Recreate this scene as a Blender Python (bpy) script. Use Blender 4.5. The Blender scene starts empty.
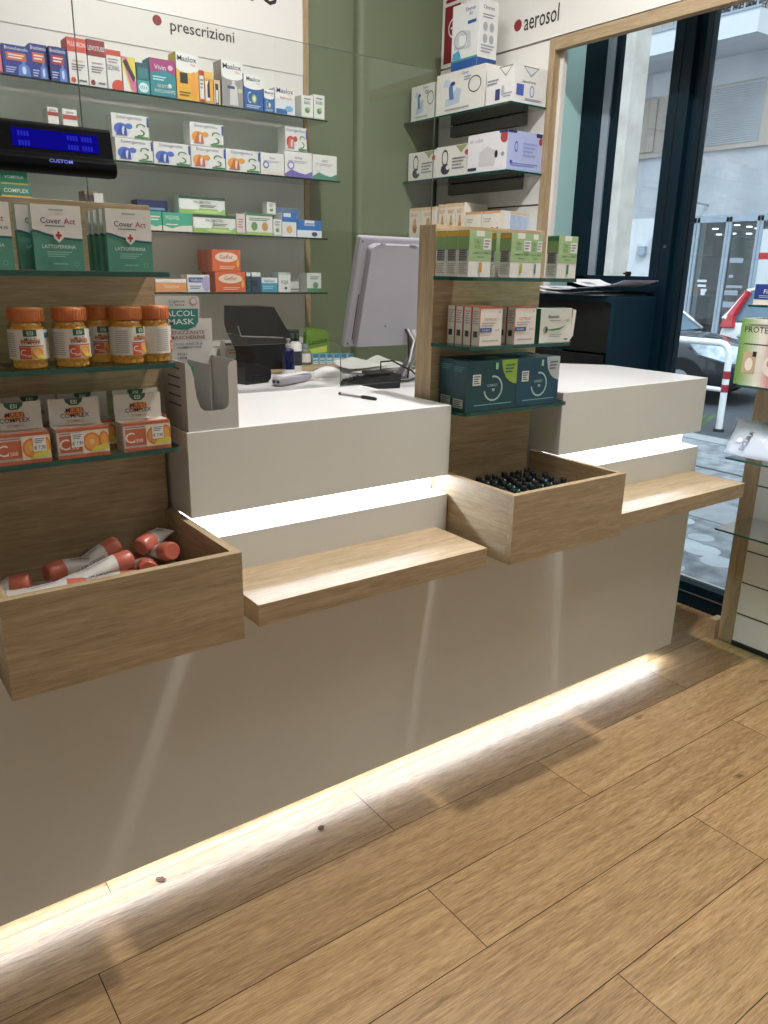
import bpy, math, random
from mathutils import Vector, Matrix
random.seed(7)
PI = math.pi
col = bpy.context.scene.collection

# ------------------------------------------------------------------ materials
def lin(h):
    h = h.lstrip('#')
    o = []
    for i in (0, 2, 4):
        c = int(h[i:i+2], 16) / 255
        o.append(c/12.92 if c <= .04045 else ((c+.055)/1.055)**2.4)
    return (*o, 1)

MATS = {}
def newmat(name):
    m = bpy.data.materials.new(name); m.use_nodes = True
    nt = m.node_tree
    return m, nt, nt.nodes['Principled BSDF']

def M(key):
    """key: named material or '#rrggbb' print colour, with optional '!rough'"""
    if key in MATS: return MATS[key]
    if key.startswith('#'):
        m, nt, b = newmat('print_' + key[1:7])
        c = lin(key[:7]); lm = .3*c[0]+.55*c[1]+.15*c[2]
        c = tuple((v*.95+lm*.05)*.95 for v in c[:3]) + (1,)
        n = nt.nodes.new('ShaderNodeTexNoise'); n.inputs['Scale'].default_value = 9
        mx = nt.nodes.new('ShaderNodeMixRGB'); mx.blend_type = 'MULTIPLY'; mx.inputs[0].default_value = .12
        mx.inputs[1].default_value = c
        nt.links.new(n.outputs['Fac'], mx.inputs[2])
        nt.links.new(mx.outputs[0], b.inputs['Base Color'])
        b.inputs['Roughness'].default_value = .25 if key.endswith('!g') else .5
        MATS[key] = m
        return m
    raise KeyError(key)

def simple(key, hexc, rough=.5, metal=0, emit=None, es=0, noise=None, coat=0, spec=None):
    m, nt, b = newmat(key)
    b.inputs['Base Color'].default_value = lin(hexc)
    b.inputs['Roughness'].default_value = rough
    b.inputs['Metallic'].default_value = metal
    if coat: b.inputs['Coat Weight'].default_value = coat
    if spec is not None: b.inputs['Specular IOR Level'].default_value = spec
    if emit:
        b.inputs['Emission Color'].default_value = lin(emit)
        b.inputs['Emission Strength'].default_value = es
    if noise:
        sc, amt, hex2 = noise[:3]
        tc = nt.nodes.new('ShaderNodeTexCoord')
        n = nt.nodes.new('ShaderNodeTexNoise'); n.inputs['Scale'].default_value = sc; n.inputs['Detail'].default_value = 6
        r = nt.nodes.new('ShaderNodeValToRGB')
        r.color_ramp.elements[0].position = .5 - amt; r.color_ramp.elements[1].position = .5 + amt
        r.color_ramp.elements[0].color = lin(hex2); r.color_ramp.elements[1].color = lin(hexc)
        nt.links.new(tc.outputs['Object'], n.inputs['Vector'])
        nt.links.new(n.outputs['Fac'], r.inputs[0]); nt.links.new(r.outputs[0], b.inputs['Base Color'])
        if len(noise) > 3:
            bp = nt.nodes.new('ShaderNodeBump'); bp.inputs['Strength'].default_value = noise[3]
            nt.links.new(n.outputs['Fac'], bp.inputs['Height']); nt.links.new(bp.outputs[0], b.inputs['Normal'])
    MATS[key] = m
    return m

def wood(key, dark, mid, light, axis='x', rough=.45, coord='Object', bump=.08, plank=False, grain=1.0):
    m, nt, b = newmat(key)
    N = nt.nodes.new; L = nt.links.new
    tc = N('ShaderNodeTexCoord')
    mp = N('ShaderNodeMapping')
    s = {'x': (1, 14, 14), 'y': (14, 1, 14), 'z': (14, 14, 1)}[axis]
    mp.inputs['Scale'].default_value = tuple(v*1.2*grain for v in s)
    src = tc.outputs['Object']
    if plank:
        at = N('ShaderNodeAttribute'); at.attribute_name = 'plank'
        va = N('ShaderNodeVectorMath'); va.operation = 'MULTIPLY_ADD'
        va.inputs[1].default_value = (7.3, 3.1, 5.7)
        L(at.outputs['Color'], va.inputs[0]); L(src, va.inputs[2]); src = va.outputs[0]
    L(src, mp.inputs['Vector'])
    n1 = N('ShaderNodeTexNoise'); n1.inputs['Scale'].default_value = 2.2 if not plank else 3.4; n1.inputs['Detail'].default_value = 7; n1.inputs['Roughness'].default_value = .6; n1.inputs['Distortion'].default_value = .8
    L(mp.outputs[0], n1.inputs['Vector'])
    mp2 = N('ShaderNodeMapping'); mp2.inputs['Scale'].default_value = tuple(v*5*grain for v in s)
    L(src, mp2.inputs['Vector'])
    n2 = N('ShaderNodeTexNoise'); n2.inputs['Scale'].default_value = 5 if plank else 3; n2.inputs['Detail'].default_value = 4
    L(mp2.outputs[0], n2.inputs['Vector'])
    mx = N('ShaderNodeMixRGB'); mx.inputs[0].default_value = .52 if plank else .4
    L(n1.outputs['Fac'], mx.inputs[1]); L(n2.outputs['Fac'], mx.inputs[2])
    r = N('ShaderNodeValToRGB')
    e = r.color_ramp.elements
    e[0].position = .33; e[0].color = lin(dark); e[1].position = .66; e[1].color = lin(light)
    k = r.color_ramp.elements.new(.5); k.color = lin(mid)
    L(mx.outputs[0], r.inputs[0])
    out = r.outputs[0]
    if plank:
        # per-plank tone and knots
        sep = N('ShaderNodeSeparateColor'); L(at.outputs['Color'], sep.inputs[0])
        mr = N('ShaderNodeMapRange'); mr.inputs[3].default_value = .80; mr.inputs[4].default_value = 1.13
        L(sep.outputs[0], mr.inputs[0])
        mm = N('ShaderNodeMixRGB'); mm.blend_type = 'MULTIPLY'; mm.inputs[0].default_value = 1
        L(out, mm.inputs[1]); L(mr.outputs[0], mm.inputs[2]); out = mm.outputs[0]
        mk = N('ShaderNodeMapping'); mk.inputs['Scale'].default_value = (3.4, 7.5, 1)
        L(src, mk.inputs['Vector'])
        vo = N('ShaderNodeTexVoronoi'); vo.inputs['Scale'].default_value = 1.0
        wn = N('ShaderNodeTexNoise'); wn.inputs['Scale'].default_value = 9
        L(mk.outputs[0], wn.inputs['Vector'])
        ad = N('ShaderNodeVectorMath'); ad.operation = 'MULTIPLY_ADD'; ad.inputs[1].default_value = (.16, .16, .16)
        L(wn.outputs['Color'], ad.inputs[0]); L(mk.outputs[0], ad.inputs[2]); L(ad.outputs[0], vo.inputs['Vector'])
        sc_ = N('ShaderNodeSeparateColor'); L(vo.outputs['Color'], sc_.inputs[0])
        gt = N('ShaderNodeMapRange'); gt.inputs[1].default_value = .35; gt.inputs[2].default_value = .75; gt.inputs[3].default_value = .5; gt.inputs[4].default_value = 0
        L(sc_.outputs[0], gt.inputs[0])
        da = N('ShaderNodeMath'); da.operation = 'ADD'; L(vo.outputs['Distance'], da.inputs[0]); L(gt.outputs[0], da.inputs[1])
        kr = N('ShaderNodeValToRGB'); kr.color_ramp.elements[0].position = .025; kr.color_ramp.elements[1].position = .11
        kr.color_ramp.elements[0].color = (.22, .16, .1, 1); kr.color_ramp.elements[1].color = (1, 1, 1, 1)
        L(da.outputs[0], kr.inputs[0])
        m3 = N('ShaderNodeMixRGB'); m3.blend_type = 'MULTIPLY'; m3.inputs[0].default_value = .75
        L(out, m3.inputs[1]); L(kr.outputs[0], m3.inputs[2]); out = m3.outputs[0]
    L(out, b.inputs['Base Color'])
    bp = N('ShaderNodeBump'); bp.inputs['Strength'].default_value = bump; bp.inputs['Distance'].default_value = .002
    L(mx.outputs[0], bp.inputs['Height']); L(bp.outputs[0], b.inputs['Normal'])
    b.inputs['Roughness'].default_value = rough
    MATS[key] = m
    return m

def pane(key, tint, fac=.08, rough=0.0, k=1.0):
    m = bpy.data.materials.new(key); m.use_nodes = True; nt = m.node_tree
    for n in list(nt.nodes): nt.nodes.remove(n)
    o = nt.nodes.new('ShaderNodeOutputMaterial')
    t = nt.nodes.new('ShaderNodeBsdfTransparent'); t.inputs[0].default_value = lin(tint)
    g = nt.nodes.new('ShaderNodeBsdfGlossy'); g.inputs['Roughness'].default_value = rough
    fr = nt.nodes.new('ShaderNodeFresnel'); fr.inputs[0].default_value = 1.45
    ad = nt.nodes.new('ShaderNodeMath'); ad.operation = 'MULTIPLY_ADD'; ad.inputs[1].default_value = k; ad.inputs[2].default_value = fac - .04*k
    mx = nt.nodes.new('ShaderNodeMixShader')
    nt.links.new(fr.outputs[0], ad.inputs[0]); nt.links.new(ad.outputs[0], mx.inputs[0])
    nt.links.new(t.outputs[0], mx.inputs[1]); nt.links.new(g.outputs[0], mx.inputs[2]); nt.links.new(mx.outputs[0], o.inputs[0])
    MATS[key] = m
    return m

def emis(key, hexc, s):
    m = bpy.data.materials.new(key); m.use_nodes = True; nt = m.node_tree
    for n in list(nt.nodes): nt.nodes.remove(n)
    o = nt.nodes.new('ShaderNodeOutputMaterial'); e = nt.nodes.new('ShaderNodeEmission')
    e.inputs[0].default_value = lin(hexc); e.inputs[1].default_value = s
    nt.links.new(e.outputs[0], o.inputs[0]); MATS[key] = m
    return m

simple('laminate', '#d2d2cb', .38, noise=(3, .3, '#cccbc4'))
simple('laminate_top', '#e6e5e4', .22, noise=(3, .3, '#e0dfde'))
wood('oak', '#8b7557', '#a48e6e', '#b7a283', 'x', rough=.5, grain=2.0)
wood('oak_y', '#8b7557', '#a48e6e', '#b7a283', 'y', rough=.5, grain=2.0)
wood('oak_z', '#8b7557', '#a48e6e', '#b7a283', 'z', rough=.5, grain=2.0)
wood('floor_oak', '#775a3b', '#a08058', '#bb9c70', 'x', rough=.38, plank=True, bump=.05)
simple('floor_gap', '#4a3a29', .8, noise=(20, .3, '#3d2f20'))
simple('wall_white', '#dcdad4', .6, noise=(2, .3, '#d6d4ce'))
simple('wall_green', '#727b61', .55, noise=(2, .3, '#6a735a'))
simple('wall_teal', '#aacdcb', .6, noise=(1.5, .3, '#a0c6c4'))
simple('slat_white', '#e4e1dc', .4, noise=(2, .3, '#dedbd5'))
simple('groove', '#4a463f', .7, noise=(9, .3, '#403c36'))
simple('ceiling_white', '#e6e4df', .7, noise=(2, .3, '#e0ded8'))
simple('frame_navy', '#05202d', .45, noise=(4, .3, '#041b26'), spec=.25)
simple('cabinet_teal', '#0e2d3c', .5, noise=(3, .3, '#0b2735'), spec=.25)
simple('cabinet_black', '#06090c', .6, noise=(3, .3, '#040608'))
simple('black_plastic', '#141416', .35, noise=(30, .3, '#101012'))
simple('black_matte', '#1d1f22', .55, noise=(30, .3, '#18191c'))
simple('grey_plastic', '#a39fa7', .45, noise=(8, .3, '#9c98a0'))
simple('white_plastic', '#dedcd8', .35, noise=(8, .3, '#d8d6d1'))
simple('card_grey', '#bfbcb7', .65, noise=(6, .3, '#b8b5af'))
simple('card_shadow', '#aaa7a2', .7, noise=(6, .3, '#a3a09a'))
simple('metal', '#9a9ca0', .3, 1, noise=(20, .3, '#8f9195'))
simple('shelf_bracket', '#5f5f5a', .5, noise=(9, .3, '#55554f'))
simple('glass_edge', '#0d4a40', .15, noise=(30, .35, '#0a3a33'), emit='#0d4a40', es=.06)
simple('glass_edge_thin', '#20332f', .2, noise=(30, .35, '#1a2b28'))
pane('glass_shelf', '#cfe6df', .10)
pane('guard_glass', '#fafcfb', .045, k=.6)
pane('window_glass', '#f2f6f6', .05)
simple('guard_edge', '#66756e', .3, noise=(20, .3, '#5c6b64'))
emis('led_white', '#f0f5ff', 3)
emis('led_panel', '#f4f8ff', 6)
emis('vfd_blue', '#1512a8', .55)
emis('vfd_text', '#2f30c8', .8)
simple('display_black', '#030305', .6, noise=(8, .3, '#050508'), spec=.08)
emis('vfd_logo', '#8a8cff', 1.0)
simple('ext_travertine', '#d8d2c9', .8, noise=(7, .25, '#b7ada2', .3))
simple('ext_plaster', '#b6babe', .9, noise=(1.2, .3, '#989ca1'))
simple('ext_white', '#d5d8db', .85, noise=(1.5, .3, '#c6cacd'))
simple('shutter_slat', '#9fa4a6', .8, noise=(5, .3, '#94999b'))
simple('ext_beige', '#a9a096', .85, noise=(1.5, .3, '#999087'))
simple('ext_glass', '#2a2f33', .15, noise=(1.8, .12, '#4a4440'))
simple('ext_alu', '#9aa6b2', .4, noise=(5, .3, '#8b97a3'))
simple('asphalt', '#50545a', .9, noise=(14, .2, '#3c4046', .3))
simple('sidewalk', '#9a9fa4', .85, noise=(11, .16, '#6c7176', .4))
simple('kerb', '#a2a6aa', .85, noise=(9, .2, '#8f9397', .3))
simple('puddle_stone', '#c8ced2', .5, noise=(5, .2, '#a9b0b5'))
simple('car_dark', '#23262d', .22, noise=(3, .3, '#1d2026'), coat=.6)
simple('car_white', '#e9ebec', .3, noise=(3, .3, '#e2e4e6'), coat=.4)
simple('car_glass', '#3c5263', .08, noise=(3, .3, '#6a8294'))
simple('tyre', '#121314', .8, noise=(20, .3, '#0d0e0f'))
simple('lamp_clear', '#cfd8df', .08, noise=(14, .2, '#8fa0ad'), metal=.3)
simple('lamp_red', '#c22030', .2, noise=(14, .2, '#a51a28'))
simple('rail_white', '#e8eaec', .4, noise=(12, .25, '#d5d8da'))
simple('rail_red', '#a02331', .45, noise=(12, .3, '#8c1f2b'))
simple('lid_orange', '#c46f3c', .45, noise=(20, .3, '#b86636'))
simple('tablets', '#e6c070', .5, noise=(60, .2, '#c89a48', .5), emit='#c89a48', es=.05)
pane('jar_glass', '#fbf3e2', .04, .1, k=.25)
simple('cap_coral', '#c26b57', .3, noise=(12, .3, '#b8604d'))
simple('tube_white', '#cfc9c2', .35, noise=(20, .25, '#bdb7b0', .1))
simple('vial_green', '#14564b', .08, noise=(20, .3, '#0c3a32'), coat=.5)
simple('vial_cap', '#1b1e20', .22, noise=(20, .3, '#2c3032'))
simple('blue_gel', '#0f1644', .1, noise=(10, .3, '#0b1136'), coat=.5)
simple('leaf', '#5a8a3a', .6, noise=(20, .3, '#48732c'))
simple('leaf_dry', '#5a3420', .8, noise=(60, .3, '#3d2214'))
pane('clear_pack', '#eef2f6', .03, .15, k=.25)

# ------------------------------------------------------------------ mesh builder
_tx = {}
def glyphs(s):
    if s in _tx: return _tx[s]
    cu = bpy.data.curves.new('tmp', 'FONT'); cu.body = s; cu.resolution_u = 2; cu.size = 1; cu.offset = .006
    o = bpy.data.objects.new('tmp', cu); col.objects.link(o)
    dg = bpy.context.evaluated_depsgraph_get(); dg.update()
    me = bpy.data.meshes.new_from_object(o.evaluated_get(dg))
    v = [tuple(p.co[:2]) for p in me.vertices]; f = [tuple(p.vertices) for p in me.polygons]
    bpy.data.objects.remove(o); bpy.data.curves.remove(cu); bpy.data.meshes.remove(me)
    if v:
        x0 = min(a[0] for a in v); x1 = max(a[0] for a in v)
        v = [(a[0]-x0, a[1]) for a in v]; w = x1-x0
    else: w = 0
    _tx[s] = (v, f, w)
    return _tx[s]

class MB:
    def __init__(s): s.v = []; s.f = []; s.m = []; s.k = []; s.X = Matrix()
    def mi(s, key):
        if key not in s.k: s.k.append(key)
        return s.k.index(key)
    def add(s, vs, fs, key):
        b = len(s.v); i = s.mi(key)
        s.v += [tuple(s.X @ Vector(p)) for p in vs]
        for f in fs: s.f.append(tuple(b+q for q in f)); s.m.append(i)
    def box(s, x0, x1, y0, y1, z0, z1, key, faces=None):
        vs = [(x0,y0,z0),(x1,y0,z0),(x1,y1,z0),(x0,y1,z0),(x0,y0,z1),(x1,y0,z1),(x1,y1,z1),(x0,y1,z1)]
        F = {'B':(0,3,2,1),'T':(4,5,6,7),'F':(0,1,5,4),'K':(2,3,7,6),'L':(3,0,4,7),'R':(1,2,6,5)}
        base = len(s.v); s.v += [tuple(s.X @ Vector(p)) for p in vs]
        for n, f in F.items():
            s.f.append(tuple(base+q for q in f)); s.m.append(s.mi((faces or {}).get(n, key)))
        return s
    def prism(s, pts, a, b, key, axis='z', side=None, capk=None):
        """extrude a 2D polygon; axis z: pts are (x,y); y: (x,z); x: (y,z)"""
        def P(p, h):
            return {'z': (p[0], p[1], h), 'y': (p[0], h, p[1]), 'x': (h, p[0], p[1])}[axis]
        n = len(pts)
        s.add([P(p, a) for p in pts], [tuple(range(n))], capk or key)
        s.add([P(p, b) for p in pts], [tuple(range(n))], capk or key)
        s.add([P(p, a) for p in pts] + [P(p, b) for p in pts], [(i, (i+1) % n, n+(i+1) % n, n+i) for i in range(n)], side or key)
        return s
    def lathe(s, prof, key, n=20, c=(0,0,0), ax=None, keys=None):
        """prof list of (r, h); ax direction vector"""
        ax = Vector(ax or (0,0,1)).normalized()
        t = Vector((1,0,0)) if abs(ax.x) < .9 else Vector((0,1,0))
        u = ax.cross(t).normalized(); w = ax.cross(u)
        c = Vector(c); vs = []
        for r, h in prof:
            for i in range(n):
                a = 2*PI*i/n
                vs.append(tuple(c + ax*h + (u*math.cos(a) + w*math.sin(a))*r))
        for j in range(len(prof)-1):
            fs = [(j*n+i, j*n+(i+1) % n, (j+1)*n+(i+1) % n, (j+1)*n+i) for i in range(n)]
            if keys:
                pass
            s._lf = fs
            b = 0
            if j == 0: base = len(s.v); s.v += [tuple(s.X @ Vector(p)) for p in vs]
            i0 = s.mi(keys[j] if keys else key)
            for f in fs: s.f.append(tuple(base+q for q in f)); s.m.append(i0)
        for j, kk in ((0, 0), (len(prof)-1, -1)):
            if prof[j][0] > 1e-6:
                s.f.append(tuple(base+j*n+i for i in range(n))); s.m.append(s.mi(keys[kk] if keys else key))
        return s
    def tube(s, pts, r, key, n=8):
        pts = [Vector(p) for p in pts]; vs = []; N = len(pts)
        prev = None
        for i, p in enumerate(pts):
            d = (pts[min(i+1, N-1)] - pts[max(i-1, 0)]).normalized()
            if prev is None:
                t = Vector((0,0,1)) if abs(d.z) < .9 else Vector((1,0,0)); u = d.cross(t).normalized()
            else: u = (prev - d*prev.dot(d)).normalized()
            prev = u; w = d.cross(u)
            rr = r[i] if isinstance(r, (list, tuple)) else r
            for k in range(n):
                a = 2*PI*k/n; vs.append(tuple(p + (u*math.cos(a) + w*math.sin(a))*rr))
        fs = [(i*n+k, i*n+(k+1) % n, (i+1)*n+(k+1) % n, (i+1)*n+k) for i in range(N-1) for k in range(n)]
        fs += [tuple(range(n)), tuple((N-1)*n+k for k in range(n))]
        s.add(vs, fs, key); return s
    def text(s, st, o, r, u, h, key, w=None, al='c', bend=None, maxw=None):
        """h = cap height in metres; o = baseline anchor"""
        v, f, tw = glyphs(st)
        if not v: return s
        k = h/.72; kx = k
        if w: kx = w/tw
        if maxw and tw*kx > maxw: kx = maxw/tw
        off = {'c': -tw*kx/2, 'l': 0, 'r': -tw*kx}[al]
        o = Vector(o); r = Vector(r); u = Vector(u)
        if bend:
            cx, cy, R, a0 = bend
            vs = []
            for a, b in v:
                th = a0 + (a*kx+off)/R
                vs.append((cx + R*math.sin(th), cy - R*math.cos(th), o.z + b*k))
        else:
            vs = [tuple(o + r*(a*kx+off) + u*(b*k)) for a, b in v]
        s.add(vs, f, key); return s
    def build(s, name, parent=None, loc=None, rz=0, bevel=0, smooth=False, seg=2):
        me = bpy.data.meshes.new(name); me.from_pydata(s.v, [], s.f)
        for k in s.k: me.materials.append(MATS[k] if k in MATS else M(k))
        me.polygons.foreach_set('material_index', s.m)
        if smooth: me.polygons.foreach_set('use_smooth', [True]*len(s.f))
        me.update()
        o = bpy.data.objects.new(name, me); col.objects.link(o)
        if loc: o.location = loc
        if rz: o.rotation_euler.z = rz
        if parent: o.parent = parent
        if bevel:
            b = o.modifiers.new('bevel', 'BEVEL'); b.width = bevel; b.segments = seg; b.limit_method = 'ANGLE'; b.angle_limit = .6
        if smooth:
            w = o.modifiers.new('es', 'EDGE_SPLIT'); w.split_angle = .7
        return o

def fixn(o):
    import bmesh
    bm = bmesh.new(); bm.from_mesh(o.data); bmesh.ops.remove_doubles(bm, verts=bm.verts, dist=1e-5)
    bmesh.ops.recalc_face_normals(bm, faces=bm.faces); bm.to_mesh(o.data); bm.free(); return o

def tag(o, label=None, cat=None, group=None, kind=None):
    if label: o['label'] = label
    if cat: o['category'] = cat
    if group: o['group'] = group
    if kind: o['kind'] = kind
    return o
def thing(name, loc, label, cat, group=None, rz=0):
    o = bpy.data.objects.new(name, None); col.objects.link(o); o.location = loc; o.rotation_euler.z = rz
    o.empty_display_size = .05
    return tag(o, label, cat, group)
def copy_thing(o, loc, rz, label, group=None):
    c = o.copy(); col.objects.link(c); c.location = loc; c.rotation_euler.z = rz; c['label'] = label
    if group: c['group'] = group
    for ch in [x for x in bpy.data.objects if x.parent == o]:
        d = ch.copy(); col.objects.link(d); d.parent = c
        for g in [x for x in bpy.data.objects if x.parent == ch]:
            e = g.copy(); col.objects.link(e); e.parent = d
    return c
def struct(name, mb, **k):
    o = mb.build(name, **k); o['kind'] = 'structure'; return o

# graphics on the faces of a carton, u to the right and v up as seen from outside (0..1)
def decal(mb, w, d, h, gfx):
    FR = {'F': ((-w/2,0,0),(1,0,0),(0,0,1),(0,-1,0),w,h), 'L': ((-w/2,d,0),(0,-1,0),(0,0,1),(-1,0,0),d,h),
          'R': ((w/2,0,0),(0,1,0),(0,0,1),(1,0,0),d,h), 'T': ((-w/2,0,h),(1,0,0),(0,1,0),(0,0,1),w,d)}
    lay = {}
    for g in gfx:
        o, r, u, n, W, H = FR[g[0]]; o, r, u, n = map(Vector, (o, r, u, n))
        lay[g[0]] = lay.get(g[0], 0) + 1
        e = n * (.0003 + .00022*lay[g[0]])
        P = lambda a, b: (lambda a, b: tuple(o + r*(a*W) + u*(b*H) + e))(min(max(a, 0), 1), min(max(b, 0), 1))
        op = g[1]; a = g[2:]
        if op == 'r': mb.add([P(a[0],a[1]),P(a[2],a[1]),P(a[2],a[3]),P(a[0],a[3])], [(0,1,2,3)], a[4])
        elif op == 'p': mb.add([P(*q) for q in a[0]], [tuple(range(len(a[0])))], a[1])
        elif op == 't': mb.text(a[0], P(a[1],a[2]), r, u, a[3]*H, a[4], maxw=(a[5] if len(a) > 5 else .92)*W)
        elif op == 'e':
            N = 18; mb.add([P(a[0]+a[2]*math.cos(2*PI*i/N), a[1]+a[3]*math.sin(2*PI*i/N)) for i in range(N)], [tuple(range(N))], a[4])
        elif op == 'o':   # ring arc: cu cv ru rv thickness colour start end
            st, en = (a[6], a[7]) if len(a) > 6 else (0, 360); N = 22
            vs = []
            for i in range(N+1):
                t = math.radians(st + (en-st)*i/N)
                for q in (1, 1-a[4]): vs.append(P(a[0]+a[2]*q*math.cos(t), a[1]+a[3]*q*math.sin(t)))
            mb.add(vs, [(2*i, 2*i+1, 2*i+3, 2*i+2) for i in range(N)], a[5])
        elif op == 'l':   # small print lines
            u0, v0, u1, v1, n_, c = a
            for i in range(n_):
                vv = v1 - (v1-v0)*(i+.5)/n_; hh = (v1-v0)/n_*.25; uu = u1 - (u1-u0)*((i*37) % 5)*.07
                mb.add([P(u0,vv-hh),P(uu,vv-hh),P(uu,vv+hh),P(u0,vv+hh)], [(0,1,2,3)], c)
    return mb

def carton(name, w, d, h, base, gfx, loc, rz=0, label='', cat='box', group=None, faces=None):
    mb = MB(); mb.box(-w/2, w/2, 0, d, 0, h, base, faces)
    # tuck flap line of the lid
    decal(mb, w, d, h, gfx)
    o = mb.build(name, loc=loc, rz=rz)
    return tag(o, label, cat, group)

# ------------------------------------------------------------------ room
XW, XC, YB, CEIL = 3.16, 2.86, 1.87, 3.3
# floor planks
def make_floor():
    w, L = .2155, 1.352
    jo = {0: 1.10, -1: .305, -2: 1.04, -3: .478, -4: 1.226, -5: .75, -6: .1, -7: 1.3, 1: .4, 2: .9, 3: 1.25, 4: .2, 5: .7}
    vs, fs, cs = [], [], []
    vs += [(-2.6,-3.3,-.003),(XW,-3.3,-.003),(XW,2,-.003),(-2.6,2,-.003)]; fs.append((0,1,2,3)); cs.append((0,0,0,1))
    g = .0011
    for k in range(-16, 10):
        y0 = .0285 + (k-1)*w; y1 = y0 + w
        j = jo.get(k, random.random()*L)
        n0 = int(math.floor((-2.6-j)/L))
        for n in range(n0, n0+7):
            x0 = max(j+n*L, -2.6); x1 = min(j+(n+1)*L, XW)
            if x1 <= x0: continue
            b = len(vs); vs += [(x0+g,y0+g,0),(x1-g,y0+g,0),(x1-g,y1-g,0),(x0+g,y1-g,0)]
            fs.append((b,b+1,b+2,b+3)); cs.append((random.random(), random.random(), random.random(), 1))
    me = bpy.data.meshes.new('floor'); me.from_pydata(vs, [], fs)
    me.materials.append(M('floor_gap')); me.materials.append(M('floor_oak'))
    me.polygons.foreach_set('material_index', [0]+[1]*(len(fs)-1))
    ca = me.color_attributes.new('plank', 'FLOAT_COLOR', 'CORNER')
    i = 0
    for f, c in zip(fs, cs):
        for _ in f: ca.data[i].color = c; i += 1
    o = bpy.data.objects.new('floor', me); col.objects.link(o); o['kind'] = 'structure'
make_floor()
struct('ceiling', MB().box(-2.6, 3.3, -3.3, 2.0, CEIL, CEIL+.1, 'ceiling_white'))
struct('wall_left', MB().box(-2.7, -2.6, -3.3, 2.0, 0, CEIL, 'wall_white'))
struct('wall_near', MB().box(-2.6, 3.3, -3.4, -3.3, 0, CEIL, 'wall_white'))
# far wall behind the shelves, green paint
mb = MB(); mb.box(-2.6, 3.16, YB+.02, YB+.12, 0, CEIL, 'wall_green')
struct('wall_far', mb)
# shallow rounded pilaster in the green corner
mb = MB()
pts = [(2.86, YB+.02), (2.34, YB+.02)] + [(2.37-.03*math.cos(a), YB-.03-.03*math.sin(a)+.03) for a in (0, .4, .8, 1.2, 1.57)] + [(2.86, YB-.03)]
mb.prism(pts, 0, CEIL, 'wall_green')
struct('trim_1', mb)
# right side wall with slat panel, and return to the shop window
mb = MB(); mb.box(XC, 3.16, 1.15, YB+.02, 0, CEIL, 'wall_teal', {'L': 'wall_white'})
struct('wall_right', mb)
# oak frame round the window bay (upright and header), with white lining
mb = MB(); mb.box(2.835, 2.875, 1.068, 1.10, 0, 2.43, 'oak_z'); mb.box(2.835, 2.875, -1.6, 1.068, 2.382, 2.43, 'oak_y')
struct('trim_2', mb, bevel=.001)
mb = MB(); mb.box(2.875, 2.90, 1.05, 1.149, 0, 2.382, 'slat_white')
struct('trim_3', mb)
# header above the bay
struct('wall_header', MB().box(2.875, 3.0, -1.6, 1.14, 2.43, CEIL, 'wall_white'))
# window wall : pieces round the openings
mb = MB()
mb.box(XW, XW+.12, -3.3, -1.15, -.1, CEIL, 'wall_white'); mb.box(XW, XW+.12, -1.15, 1.16, 2.8, CEIL, 'wall_white')
struct('wall_window', mb)

# shop window: frame, side rails, pane
def winthing():
    mb = MB()
    mb.box(XW-.03, XW+.06, 1.035, 1.15, 1.38, 2.8, 'frame_navy')          # outer jamb
    mb.box(XW-.02, XW+.01, .958, .985, 1.455, 2.8, 'frame_navy')
    mb.box(XW-.03, XW+.06, .655, 1.15, 1.385, 1.455, 'frame_navy')          # bottom rail
    mb.box(XW-.03, XW+.06, .655, 1.15, 2.72, 2.8, 'frame_navy')
    o = struct('window_1', mb, bevel=.003)
    a = MB().box(XW-.024, XW, .99, 1.03, 1.456, 2.72, 'ext_alu').build('window_seal', parent=o)
    MB().box(XW+.02, XW+.026, .69, .98, 1.45, 2.75, 'window_glass').build('window_pane', parent=o)
    MB().box(XW-.02, XW+.08, .67, 1.15, -.1, 1.385, 'cabinet_black').build('lower_panel', parent=o)
    mb = MB(); mb.box(XW-.035, XW-.02, .78, .80, 1.455, 1.475, 'black_plastic'); mb.box(XW-.05, XW-.03, .77, .80, 1.462, 1.47, 'black_plastic')
    mb.build('window_latch', parent=o)
winthing()
# mullion between window and door
mb = MB(); mb.box(XW-.06, XW+.08, .56, .657, -.1, 2.8, 'frame_navy'); mb.box(XW-.03, XW+.05, .53, .56, -.1, 2.8, 'frame_navy')
mb.box(XW-.064, XW-.06, .61, .615, 0, 2.8, 'black_plastic')
struct('trim_4', mb, bevel=.003)
# glass door
mb = MB()
mb.box(XW-.03, XW+.04, -1.15, .53, -.02, .11, 'frame_navy'); mb.box(XW-.034, XW-.03, -1.15, .53, .062, .07, 'shelf_bracket')
mb.box(XW-.03, XW+.04, -1.15, .53, 2.68, 2.8, 'frame_navy')
mb.box(XW-.03, XW+.04, -1.15, -1.05, .11, 2.68, 'frame_navy')
d = struct('door_1', mb, bevel=.003)
mb = MB(); mb.box(XW+.004, XW+.012, -1.05, .53, .11, 2.68, 'window_glass'); mb.build('door_glass', parent=d)
mb = MB(); mb.lathe([(.006, -.004), (.006, .003)], 'metal', 12, (XW-.064, .585, 1.58), (-1, 0, 0)); mb.build('door_sensor', parent=d)

# back wall board and its oak edge
mb = MB(); mb.box(-1.2, 2.05, YB, YB+.02, .9, CEIL, 'slat_white')
for z in (1.10, 1.36, 1.62, 1.86, 2.10): mb.box(-1.2, 2.05, YB-.001, YB, z, z+.004, 'groove')
bw = struct('wall_board', mb); 
mb = MB(); mb.box(2.05, 2.078, YB-.006, YB+.02, .9, CEIL, 'oak_z'); struct('trim_5', mb)

def sign(name, label, poly):
    pass
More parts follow.
